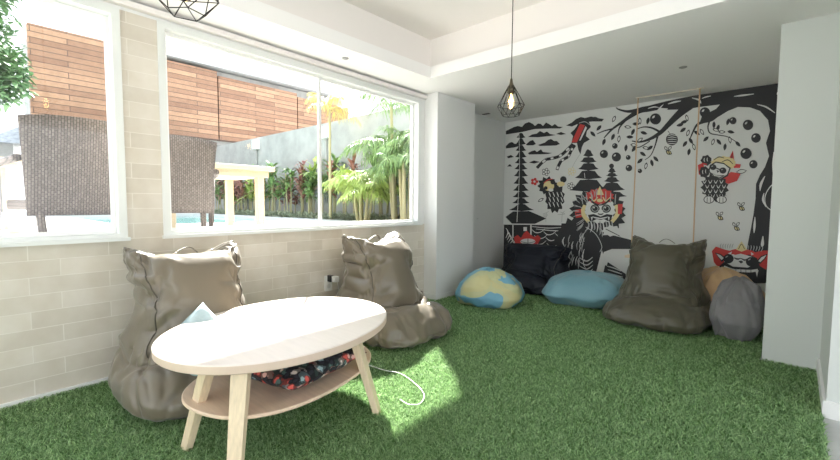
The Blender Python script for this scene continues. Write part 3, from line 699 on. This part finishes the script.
for x in (562,546): M.stroke([(x,222,.5),(x+.5,214,.5),(x+3,211,.4)], G_)
M.stroke([(560.5,212,.5),(565,214,.6),(558,214.5,.5)], G_)
# shaggy creature flying, left
M.shaggy(555,198,9,13.5,B_,12,.22,3); M.shaggy(548,186,9,8,B_,11,.28,4); M.blob(563.5,179.5,3.2); M.blob(561,184,4,Y_,2.4); M.blob(549,186,5.4,Y_,5); M.blob(553,182,2.4,B_); M.blob(546,188,1.8,B_); M.blob(551,190,2.6,W_,1.6); M.stroke([(544,183,.8),(548,180,1),(553,179,.6)], R_)
for i in range(12): M.stroke([(549+i%4*4,192+i//4*5,.4),(550+i%4*4,194.5+i//4*5,1),(551+i%4*4,197+i//4*5,.4)], W_)
M.leaf(541,200,7,3,2.6,B_,True)
# large lion-like masked dancer
M.shaggy(598,212,26,23,B_,22,.16,8); M.shaggy(575,245,19,26,B_,18,.14,9)
M.put([(578,226),(590,224),(602,228),(616,236),(632,240),(632,249),(612,249),(604,252),(598,268),(593,280),(578,280),(582,262),(579,248),(570,238)], B_)
M.put([(602,250),(606,262),(602,279),(594,281)], W_)
M.put([(608,262),(626,274),(626,281),(602,281)], B_)
for k in range(4): M.stroke([(607+k,266+k*3.6,.5),(614+k,268+k*3.6,1),(621+k,271+k*3,.6)], W_)
M.shaggy(600,210,15,13,W_,16,.14,44); M.shaggy(600,196.5,13.5,7.5,R_,13,.16,12); M.put([(596,195),(600,186),(604,195)], Y_); M.stroke([(590,197,1.2),(594,201,1.4),(598,197,1)], Y_); M.stroke([(603,197,1),(606,201,1.4),(611,197,1.2)], Y_); M.blob(600,200.5,3,Y_,1.8)
M.stroke([(585,205,3),(583,213,4.4),(589,222,3.4)], Y_); M.stroke([(616,205,3),(618,213,4.4),(612,222,3.4)], Y_); M.put([(575,210),(581,209),(582,217),(576,218)], R_); M.put([(576,213),(581,212.4),(581,213.6),(576,214.4)], B_); M.put([(618,204),(623,204),(622,214),(618,214)], R_)
M.stroke([(587,203,.8),(590,199,1.6),(594,203,1.8),(600,205,1.2),(606,203,1.8),(611,199,1.6),(614,203,.8)], B_)
for x in (595.2,606.4): M.blob(x,208.6,4.7,B_,4.2); M.blob(x,208.6,3.5,G_,3); M.blob(x,208.6,2.7,B_,2.4); M.blob(x-1,207.6,.8,W_)
M.blob(600.8,211.6,2.6,W_,2); M.stroke([(598,213.6,1),(600.8,214.4,1.2),(603.6,213.6,1)], B_)
M.put([(588,215),(594,214),(600.8,216.6),(607,214),(613,215),(610,222),(604,219),(600.8,220),(597,219),(591,222)], B_); M.put([(592,216.4),(600.8,218),(609,216.4),(606,218.2),(600.8,219.2),(595,218.2)], W_)
for x in (592,609): M.put([(x-1,217),(x+1,217),(x,221)], W_)
for k in range(9): M.stroke([(588+k*3,221,.9),(589+k*3,226+(k%3),1.2),(587.5+k*3.2,230+(k%2)*2,.5)], W_ if k%2 else G_)
for k in range(8): M.stroke([(583+k*4.6,199-abs(3.5-k)*-1.5,.7),(582+k*4.8,193-abs(3.5-k)*-1.2,1),(581+k*5,188.5+abs(3.5-k)*1.6,.4)], G_)
rr = random.Random(5)
for i in range(26):
    t = rr.uniform(PI*.45, PI*1.5); r0 = rr.uniform(12,17); x=598+r0*1.25*math.cos(t); y=212+r0*math.sin(t); M.stroke([(x,y,.4),(x+5*math.cos(t)+1,y+5*math.sin(t),.8),(x+9*math.cos(t),y+8*math.sin(t)+1,.3)], G_)
for i in range(34):
    x=563+rr.uniform(0,22); y=232+rr.uniform(0,32); M.stroke([(x,y,.4),(x-1.5,y+4,.9),(x-1+rr.uniform(-2,2),y+9,.3)], G_ if i%2 else W_)
for i in range(4): M.stroke([(580,258+i*4,.5),(587,261+i*4,1.1),(593,257+i*4,.5)], W_)
M.stroke([(586,227,.5),(596,234,.6),(602,246,.6),(600,252,.5)], W_); M.stroke([(609,225,.8),(615,233,.8),(621,237,.5)], G_)
M.shaggy(612,231,9,5,W_,9,.3,22); M.stroke([(606,229,.8),(612,232,.8),(620,236,.6)], B_)
# small feathered creature, right
M.put([(728,161),(733,150.5),(735,166)], R_); M.put([(730,160),(732.5,154),(733.4,163)], B_); M.put([(731,160.5),(732.5,156),(733,162.5)], R_)
M.put([(721,179),(731,172),(741,173.5),(737,181),(728,184)], R_); M.put([(698,165),(703,163),(706,172),(699,175)], R_); M.put([(733,163.5),(741,164.5),(740,168),(734,168)], R_)
M.leaf(741.5,171.5,11,4.6,-.15,B_); M.leaf(741.5,171.5,9.4,3.2,-.15,W_)
M.shaggy(715,187.5,12.5,13,B_,15,.2,30); M.shaggy(706.5,160.5,5.2,5,B_,7,.16,71); M.shaggy(704.5,172,5,5.4,B_,7,.16,72)
for x,y in ((704.6,158),(707.6,157.6),(703,170),(706,169.4)): M.stroke([(x,y,.4),(x-.4,y+2,.8),(x+.2,y+4,.4)], W_)
M.stroke([(702,163.4,1.4),(707,164.6,1.6)], R_)
M.shaggy(723.5,163.5,12,7,Y_,14,.12,31); M.stroke([(714,160,.6),(719,157,.9),(724,158,.6)], B_); M.stroke([(722,162,.6),(728,160,.9),(733,164,.6)], B_)
M.put([(710,165),(716,161.5),(724,163),(731,168),(728,176),(721,180),(712,177),(708.5,171)], B_); M.put([(711,166),(716,162.8),(724,164.2),(729.4,168.6),(727,174.6),(720.6,178.4),(713,176),(709.8,171)], W_)
M.blob(713.2,167.2,3.3,B_,2.9); M.blob(723,170.6,3.5,B_,3.1); M.leaf(712.4,166.2,2.4,1,-.4,G_); M.leaf(722.2,169.6,2.4,1,-.4,G_); M.stroke([(716,168,1.2),(720,169.6,1.2)], B_)
M.put([(716.6,170),(719.6,171),(717.6,173)], B_); M.put([(710.6,172.4),(716,175),(725,175.4),(721,178),(713.6,176.6)], B_); M.put([(712.4,173.6),(716,175.4),(722.6,176),(720,177),(714.4,176)], W_)
for i in range(16): x=705+i%4*5.6+(i//4%2)*2.6; y=180+i//4*4.8; M.stroke([(x-2,y,.4),(x-.4,y+3.2,.9),(x+1.6,y,.4)], W_)
for x in (709,721.5): M.blob(x,199.6,5.4,B_,4); M.blob(x,199.6,4.6,W_,3.2); M.stroke([(x-1.6,197.4,.6),(x-1.8,202.4,.6)], B_); M.stroke([(x+1.6,197.4,.6),(x+1.6,202.4,.6)], B_)
# mask low on the right
M.put([(716,262),(722,270),(710,283),(774,283),(772,250),(766,262)], B_)
M.put([(712,251),(716,246.5),(723,249),(731,251),(729,256),(724,262),(718,267),(714,262)], R_); M.put([(770,250.5),(763,250.5),(756,252),(757,258),(760,266),(766,269.5),(770,262)], R_)
M.put([(715,252.5),(721,254),(726,258),(722,262),(718,257)], B_); M.put([(716.4,253.6),(720.6,255),(724,258),(721.6,260),(718.6,256.6)], W_); M.put([(768,253.5),(761,256),(756.4,261),(760,264),(765,259)], B_); M.put([(766.4,255),(761.4,257.2),(758.4,261),(760.4,262),(764,258.6)], W_)
M.put([(726,252),(733,249.5),(741,248),(752,250.5),(759,254),(757,258),(749,254.4),(741,257),(733,254),(727,256)], R_); M.put([(736,249.4),(741.6,241),(747,249.6),(741.6,251.6)], Y_); M.stroke([(738.6,249,.6),(741.6,244,.6),(744.6,249,.6)], B_); M.put([(728,253.4),(732,251.4),(731,254.6)], W_); M.put([(754,254),(751,252),(751.4,255.4)], W_)
for k in range(6): M.stroke([(721+k*2.2,248.6-k*.1,.5),(720.6+k*2.4,245.4,.9),(721.6+k*2.4,243.6,.4)], G_); M.stroke([(748+k*2.6,250+k*.3,.5),(748.6+k*2.8,246.8+k*.3,.9),(748+k*2.9,244.8+k*.3,.4)], G_)
M.put([(730,256),(741,253.6),(753,257),(755,264),(748,267.5),(733,266.5),(727,263)], W_); M.blob(728.6,258.6,5.2,B_,4.7); M.blob(751.4,261.6,5.5,B_,4.8); M.leaf(726.8,256.6,3.4,1.3,-.5,G_); M.leaf(749.4,259.4,3.4,1.3,-.5,G_)
M.stroke([(734,257.6,.8),(737.6,259,1.6),(741,258.4,.8),(744.6,260,1.6),(747,259,.8)], B_); M.put([(738.4,261),(741.4,260.4),(743.6,262),(741,263.4)], B_)
M.stroke([(723,264.5,2.2),(732,268,2.6),(741,268.8,2.6),(751,269.4,2.6),(759,268,2)], B_); M.stroke([(724,266.6,2.4),(733,270,2.6),(741,270.6,2.6),(751,271,2.6),(758,269.8,2.2)], W_)
for x,y in ((726,268),(757,271)): M.put([(x-1.6,y-1),(x+1.6,y-1),(x,y+6)], W_)
for x in (731,736,741,746,751): M.stroke([(x,268.6,.5),(x,272.6,.5)], B_)
MC = [mat('mural_black', (.022, .022, .025), .6), mat('mural_red', (.58, .05, .045), .6), mat('mural_yellow', (.72, .62, .32), .6), mat('mural_white', (.70, .71, .69), .7), mat('mural_grey', (.42, .43, .42), .7)]
me_o = M.mb.build('wall_painting', MC)
tag(me_o, 'black, red and white painting of a tree, pagodas and masked creatures covering the end wall', 'mural')

# ------------------------------------------------------------------ outside: terrace, pool, walls
DZ = .85
DECK = mat('pale_deck_stone', (.62, .61, .59), .6, noise=(2, .05))
mb = MB(); mb.box(-7.4, -3.57, -4, 3.98, DZ-1.2, DZ); mb.box(-7.4, -3.86, 3.98, 5.4, DZ-1.2, DZ); mb.box(-13.5, -7.4, -4, 1.6, DZ-1.2, DZ); mb.box(-13.5, -7.4, 4.7, 5.4, DZ-1.2, DZ); mb.box(-30, -13.5, -10, 5.4, DZ-1.2, DZ)
mb.box(-30, -3.86, 5.4, 7.6, DZ-1.2, DZ-.02)
struct(mb.build('ground_terrace', DECK))
struct(MB().box(-13.5, -7.4, 1.6, 4.7, DZ-1.2, DZ-.4).build('ground_pool_basin', mat('pool_tile', (.35, .62, .62), .5)))
WATER = mat('pool_water', (.30, .62, .62), .06, trans=.4)
o = MB().box(-13.5, -7.4, 1.6, 4.7, DZ-.38, DZ-.06).build('pool_water', WATER); tag(o, 'turquoise pool water beyond the pale terrace', 'water', kind='stuff')
struct(MB().box(-3.5, 3.2, -12, -3.2, -.25, -.05).build('ground_yard', DECK))
struct(MB().box(3.2, 14, -8, 8, -.25, -.05).build('ground_path', DECK))
struct(MB().box(-24, -3.72, 6.2, 6.4, DZ-.3, 3.2).build('wall_garden', CONC))
FACM = slat_mat('timber_boards')
root = empty('timber_facade', (-17, 7, 3.5)); tag(root, 'building front clad in orange-brown horizontal timber boards beyond the pool', 'building')
for y0, y1, zt in ((1.5, 3.55, 6.45), (3.6, 6.9, 6.30), (6.95, 10.4, 6.15), (10.45, 13.3, 6.0)):
    MB().box(-.3, 0, y0-7, y1-7, .16, zt-3.5).build('timber_panel', FACM, root)
MB().box(-3, -.32, -5.4, 6.2, .0, 2.9).build('wall', CONC, root); MB().box(-3, .12, -5.4+2.9, 6.3, 2.95, 3.15).build('roof', mat('pale_roof', (.55, .56, .56), .7), root)
MB().box(-2.5, -.6, -5.4, 6.2, -2.6, .1).build('lower_wall', mat('dark_timber', (.10, .09, .08), .8), root)
root = empty('neighbour_house', (-19, -3, .85)); tag(root, 'low grey house with sloping roof seen left of the timber boards', 'building')
MB().box(-3, 0, -4, 4.2, 0, 2.2).build('wall', CONC, root)
MB().hexa([(-3.4, -4.4, 2.2), (.4, -4.4, 2.2), (.4, 4.4, 2.2), (-3.4, 4.4, 2.2), (-3.4, -4.4, 4.2), (-3, -4.4, 4.2), (-3, 4.4, 4.2), (-3.4, 4.4, 4.2)]).build('roof', mat('grey_roof_tile', (.33, .35, .37), .8, noise=(9, .3)), root)

# garden wall lamps with conduit
for px_, z_ in ((-12.4, 2.98), (-8.75, 2.95)):
    r_ = empty('junction_box', (px_, 6.2, z_)); tag(r_, ('white junction box with a pipe on the garden wall, seen above the outdoor table' if px_ < -10 else 'white junction box with a pipe on the garden wall beside the window bar'), 'junction box')
    MB().box(-.14, .14, -.12, 0, -.14, .14).build('box', WHITEP, r_, bevel=.01); MB().tube([(0, -.04, -.14), (0, -.04, -z_+1.2)], .02, 8).build('pipe', CONC, r_)

# rattan chairs, seen from behind
RATTAN = bpy.data.materials.new('woven_rattan'); RATTAN.use_nodes = True; nt = RATTAN.node_tree; b = nt.nodes['Principled BSDF']
t_ = nt.nodes.new('ShaderNodeTexCoord'); sp_ = nt.nodes.new('ShaderNodeSeparateXYZ'); cb_ = nt.nodes.new('ShaderNodeCombineXYZ'); nt.links.new(t_.outputs['Object'], sp_.inputs[0]); nt.links.new(sp_.outputs['Z'], cb_.inputs['X']); nt.links.new(sp_.outputs['Y'], cb_.inputs['Y'])
br = nt.nodes.new('ShaderNodeTexBrick'); br.inputs['Scale'].default_value = 1; br.inputs['Brick Width'].default_value = .03; br.inputs['Row Height'].default_value = .016; br.inputs['Mortar Size'].default_value = .0022
br.inputs['Color1'].default_value = (.15, .12, .105, 1); br.inputs['Color2'].default_value = (.235, .195, .175, 1); br.inputs['Mortar'].default_value = (.06, .05, .045, 1)
nt.links.new(cb_.outputs[0], br.inputs['Vector']); nt.links.new(br.outputs[0], b.inputs['Base Color']); b.inputs['Roughness'].default_value = .5
bu = nt.nodes.new('ShaderNodeBump'); bu.invert = True; bu.inputs['Strength'].default_value = .8; bu.inputs['Distance'].default_value = .004; nt.links.new(br.outputs['Fac'], bu.inputs['Height']); nt.links.new(bu.outputs[0], b.inputs['Normal'])
def rattan_chair(loc, rz, label):
    """faces local +x, back at -x"""
    r_ = empty('rattan_chair', loc, rz); tag(r_, label, 'outdoor chair')
    mb = MB()
    for s_ in range(2):
        pass
    rings = []
    for i in range(13):
        v = i/12; z = .26+.74*v; hw = .34+.045*v; back = -.28-.13*v; row = []
        for k in range(17):
            u = k/16*2-1; row.append((back-.05*(1-u*u)+.0, u*hw, z-.035*(abs(u)**3)*(v > .9)))
        rings.append(row+[(x+.035, y*.98, z_) for x, y, z_ in reversed(row)])
    mb.rings(rings); mb.build('backrest', RATTAN, r_, True)
    MB().box(-.30, .28, -.34, .34, .30, .38).build('seat', RATTAN, r_, bevel=.015)
    for s_ in (1, -1):
        MB().tube(smooth_path([(-.34, s_*.38, .68), (-.1, s_*.405, .66), (.22, s_*.41, .645), (.29, s_*.41, .63)], 5), .028, 8).build('armrest', RATTAN, r_, True)
        MB().tube([(.25, s_*.41, .64), (.25, s_*.405, .36), (.28, s_*.40, .0)], [.034, .032, .022], 8).build('leg', RATTAN, r_, True)
        MB().tube(smooth_path([(-.27, s_*.27, .40), (-.29, s_*.27, .2), (-.37, s_*.27, .0)], 4), [.026]*9, 8).build('leg', RATTAN, r_, True)
    r_.scale = (1.04, 1.04, .95)
    return r_
rattan_chair((-4.30, .615, DZ), PI+.12, 'dark brown woven rattan chair filling the left window')
rattan_chair((-4.62, 1.37, DZ), PI-.25, 'dark brown woven rattan chair at the left edge of the large window')
# outdoor table
OW = mat('outdoor_pine', (.60, .48, .32), .5, noise=(5, .08, (1, 10, 10)))
r_ = empty('outdoor_table', (-5.75, 2.2, DZ)); tag(r_, 'pale pine outdoor table beyond the rattan chair in the large window', 'table')
MB().box(-.50, .62, -.75, .60, .76, .82).build('tabletop', OW, r_, bevel=.005); MB().box(-.44, .56, -.68, .54, .68, .76).build('apron', OW, r_)
for x in (-.42, .50):
    for y in (-.62, .44): MB().box(x-.045, x+.045, y-.045, y+.045, 0, .76).build('leg', OW, r_, bevel=.004)
r_ = empty('outdoor_table', (-6.8, -.42, DZ)); tag(r_, 'pale outdoor table cut off by the left edge of the window', 'table')
MB().box(-.5, .5, -.9, .9, .76, .82).build('tabletop', OW, r_, bevel=.005)
for x in (-.42, .42):
    for y in (-.8, .8): MB().box(x-.045, x+.045, y-.045, y+.045, 0, .76).build('leg', OW, r_, bevel=.004)

# planting
def leafmat(name, c, c2): return mat(name, c, .5, noise=(9, .25), col2=c2)
LG = leafmat('leaf_green', (.10, .22, .06), (.34, .48, .17)); LR = leafmat('leaf_red', (.26, .08, .07), (.50, .26, .20)); LY = leafmat('leaf_lime', (.34, .52, .10), (.62, .72, .22)); LD = leafmat('leaf_dark', (.08, .17, .07), (.20, .34, .15)); LO = leafmat('leaf_yellow', (.62, .52, .16), (.78, .62, .25))
STEM = mat('cane_stem', (.40, .36, .20), .7)
def blade(mb, o_, d, L, w, droop, mi=0, seg=5):
    o_ = Vector(o_); d = Vector(d).normalized(); side = d.cross(Vector((0, 0, 1)));
    side = side.normalized() if side.length > .05 else Vector((1, 0, 0)); prev = None
    for i in range(seg+1):
        t = i/seg; p = o_ + d*L*t + Vector((0, 0, -droop*L*t*t)); ww = w*math.sin(PI*min(.97, .12+t*.88))**.8/2
        cur = (p-side*ww, p+side*ww)
        if prev: mb.poly([prev[0], prev[1], cur[1], cur[0]], mi)
        prev = cur
    return mb
def cordyline(x, y, h, seed, leafm, label):
    r = random.Random(seed); root = empty('cordyline_plant', (x, y, DZ-.02)); tag(root, label, 'plant', 'broad-leaved plants along the garden wall')
    mb = MB(); st = MB()
    for s_ in range(r.randint(2, 4)):
        bx, by, hh = r.uniform(-.15, .15), r.uniform(-.12, .12), h*r.uniform(.45, .95); st.tube([(bx*.6, by*.6, 0), (bx, by, hh)], .014, 6)
        for k in range(30):
            a = r.uniform(0, 2*PI); e = r.uniform(.1, 1.25); blade(mb, (bx, by, hh-r.uniform(0, .45)*hh), (math.cos(a)*math.cos(e), math.sin(a)*math.cos(e), math.sin(e)), r.uniform(.26, .46), r.uniform(.05, .09), r.uniform(.15, .6))
    mb.build('foliage', leafm, root); st.build('stem', STEM, root)
xs = np.linspace(-14.5, -4.3, 36)
for i, x in enumerate(xs):
    k = [LG, LR, LG, LR, LY][i % 5] if i % 7 else LG
    kind = {'leaf_green': 'green broad-leaved plant in the bed along the garden wall', 'leaf_red': 'dark red broad-leaved plant in the bed along the garden wall', 'leaf_lime': 'lime green broad-leaved plant in the bed along the garden wall'}[k.name]
    cordyline(float(x), 5.75+.15*math.sin(i*2.1), 1.15+.45*((i*5) % 4)/3, 100+i, k, kind)
# low ground cover in front of them
mb = MB(); r = random.Random(3)
for i in range(3600):
    x, y = r.uniform(-15, -3.9), r.uniform(5.3, 5.75); a = r.uniform(0, 2*PI); blade(mb, (x, y, DZ-.02), (math.cos(a), math.sin(a), r.uniform(.4, 1.4)), r.uniform(.2, .42), .035, .3, seg=2)
tag(mb.build('ground_cover', leafmat('grey_green_cover', (.22, .28, .17), (.45, .48, .34))), 'grey-green ground cover at the foot of the garden plants', 'ground cover', kind='stuff')
def palm(x, y, h, seed, nf, L, m_, label, canes=1):
    r = random.Random(seed); root = empty('palm', (x, y, DZ-.02)); tag(root, label, 'palm')
    st = MB(); cr_ = MB()
    for c_ in range(canes):
        bx, by, hh = (r.uniform(-.25, .25), r.uniform(-.15, .15), h*r.uniform(.55, 1)) if canes > 1 else (0, 0, h)
        st.tube(smooth_path([(bx*.5, by*.5, 0), (bx*.8, by*.8, hh*.5), (bx, by, hh)], 4), [.035-.0015*i for i in range(9)], 7)
        for k in range(nf):
            a = 2*PI*k/nf+r.uniform(-.3, .3); e = r.uniform(.35, 1.25); Lf = L*r.uniform(.75, 1.1); d = Vector((math.cos(a)*math.cos(e), math.sin(a)*math.cos(e), math.sin(e))); dr = r.uniform(.45, .8)
            pts = [Vector((bx, by, hh))+d*Lf*t+Vector((0, 0, -dr*Lf*t*t)) for t in [i/14 for i in range(15)]]
            cr_.tube(pts, [.009-.0005*i for i in range(15)], 4)
            for i in range(2, 15):
                tg = (pts[i]-pts[i-1]).normalized(); sd = tg.cross(Vector((0, 0, 1))); sd = sd.normalized() if sd.length > .05 else Vector((1, 0, 0))
                for s_ in (1, -1):
                    for q in (0, .5): blade(cr_, pts[i]-(pts[i]-pts[i-1])*q, sd*s_+tg*r.uniform(.6, 1.5)+Vector((0, 0, r.uniform(-.35, .3))), .30*L*math.sin(PI*min(.95, .15+i/15))+.05, .013, .75, seg=2)
    cr_.build('fronds', m_, root); st.build('trunk', STEM, root)
palm(-5.35, 5.3, 2.15, 41, 11, 1.05, LG, 'tall green palm before the right part of the garden wall', 4)
palm(-4.85, 5.0, 1.6, 42, 10, .78, LG, 'bushy green cane palm nearest the right window jamb', 5)
palm(-7.4, 5.3, 2.35, 43, 11, .95, LO, 'palm with yellowing fronds just right of the window bar', 1)
palm(-6.1, 5.1, .8, 44, 10, .8, LY, 'low lime green palm at the foot of the tall green palm', 5)
def tree(x, y, z0, h, rx, seed, m_, label, n=15000):
    r = random.Random(seed); root = empty('garden_tree', (x, y, z0)); tag(root, label, 'tree'); mb = MB(); st = MB()
    st.tube([(0, 0, 0), (.1, 0, h*.4), (0, .1, h*.8)], [.18, .14, .06], 8)
    cl = [(r.uniform(-.7, .7)*rx, r.uniform(-.7, .7)*rx, h*r.uniform(.42, .95), r.uniform(.3, .5)*rx) for _ in range(15)]
    for c in cl: st.tube([(0, 0, h*.4), (c[0]*.6, c[1]*.6, c[2]*.85), c[:3]], [.07, .045, .02], 5)
    for i in range(n):
        c = cl[i % len(cl)]; v = Vector((r.gauss(0, 1), r.gauss(0, 1), r.gauss(0, 1))).normalized()*c[3]*r.uniform(.55, 1.05)
        p = Vector(c[:3])+v; a = r.uniform(0, 2*PI); blade(mb, p, (math.cos(a), math.sin(a), r.uniform(-.6, .5)), r.uniform(.13, .24), .09, .3, seg=2)
    mb.build('foliage', m_, root); st.build('trunk', mat('bark', (.22, .17, .12), .9), root)
tree(-12.5, -.45, DZ, 6.3, 1.75, 51, LD, 'dark green leafy tree rising at the far left of the window')
tree(-3.95-1.35, 8.2, DZ, 3.6, 1.2, 52, LG, 'leafy tree behind the right end of the garden wall', 2500)

# ------------------------------------------------------------------ light
sun = bpy.data.lights.new('sun', 'SUN'); sun.energy = 12.0; sun.angle = math.radians(1.2); sun.color = (1, .95, .87)
so = bpy.data.objects.new('sun', sun); COL.objects.link(so)
d = Vector((.86, -.70, -1.0)); so.rotation_euler = d.to_track_quat('-Z', 'Y').to_euler()
w = bpy.data.worlds.new('sky'); scene.world = w; w.use_nodes = True; nt = w.node_tree; bg = nt.nodes['Background']
tcw = nt.nodes.new('ShaderNodeTexCoord'); sxy = nt.nodes.new('ShaderNodeSeparateXYZ'); rw = nt.nodes.new('ShaderNodeValToRGB')
nt.links.new(tcw.outputs['Generated'], sxy.inputs[0]); nt.links.new(sxy.outputs['Z'], rw.inputs[0]); nt.links.new(rw.outputs[0], bg.inputs[0])
rw.color_ramp.elements[0].color = (.95, .97, 1, 1); rw.color_ramp.elements[1].color = (.72, .85, 1, 1)
bg.inputs[1].default_value = 1.45
scene.view_settings.view_transform = 'Standard'; scene.view_settings.look = 'None'; scene.view_settings.gamma = 1; scene.view_settings.use_curve_mapping = False
scene.view_settings.exposure = 1.3
c = scene.cycles; c.use_denoising = True; c.max_bounces = 10; c.diffuse_bounces = 6; c.transparent_max_bounces = 16; c.transmission_bounces = 8; c.sample_clamp_indirect = 6; c.caustics_reflective = False; c.caustics_refractive = False
try: c.denoiser = 'OPENIMAGEDENOISE'
except Exception: pass
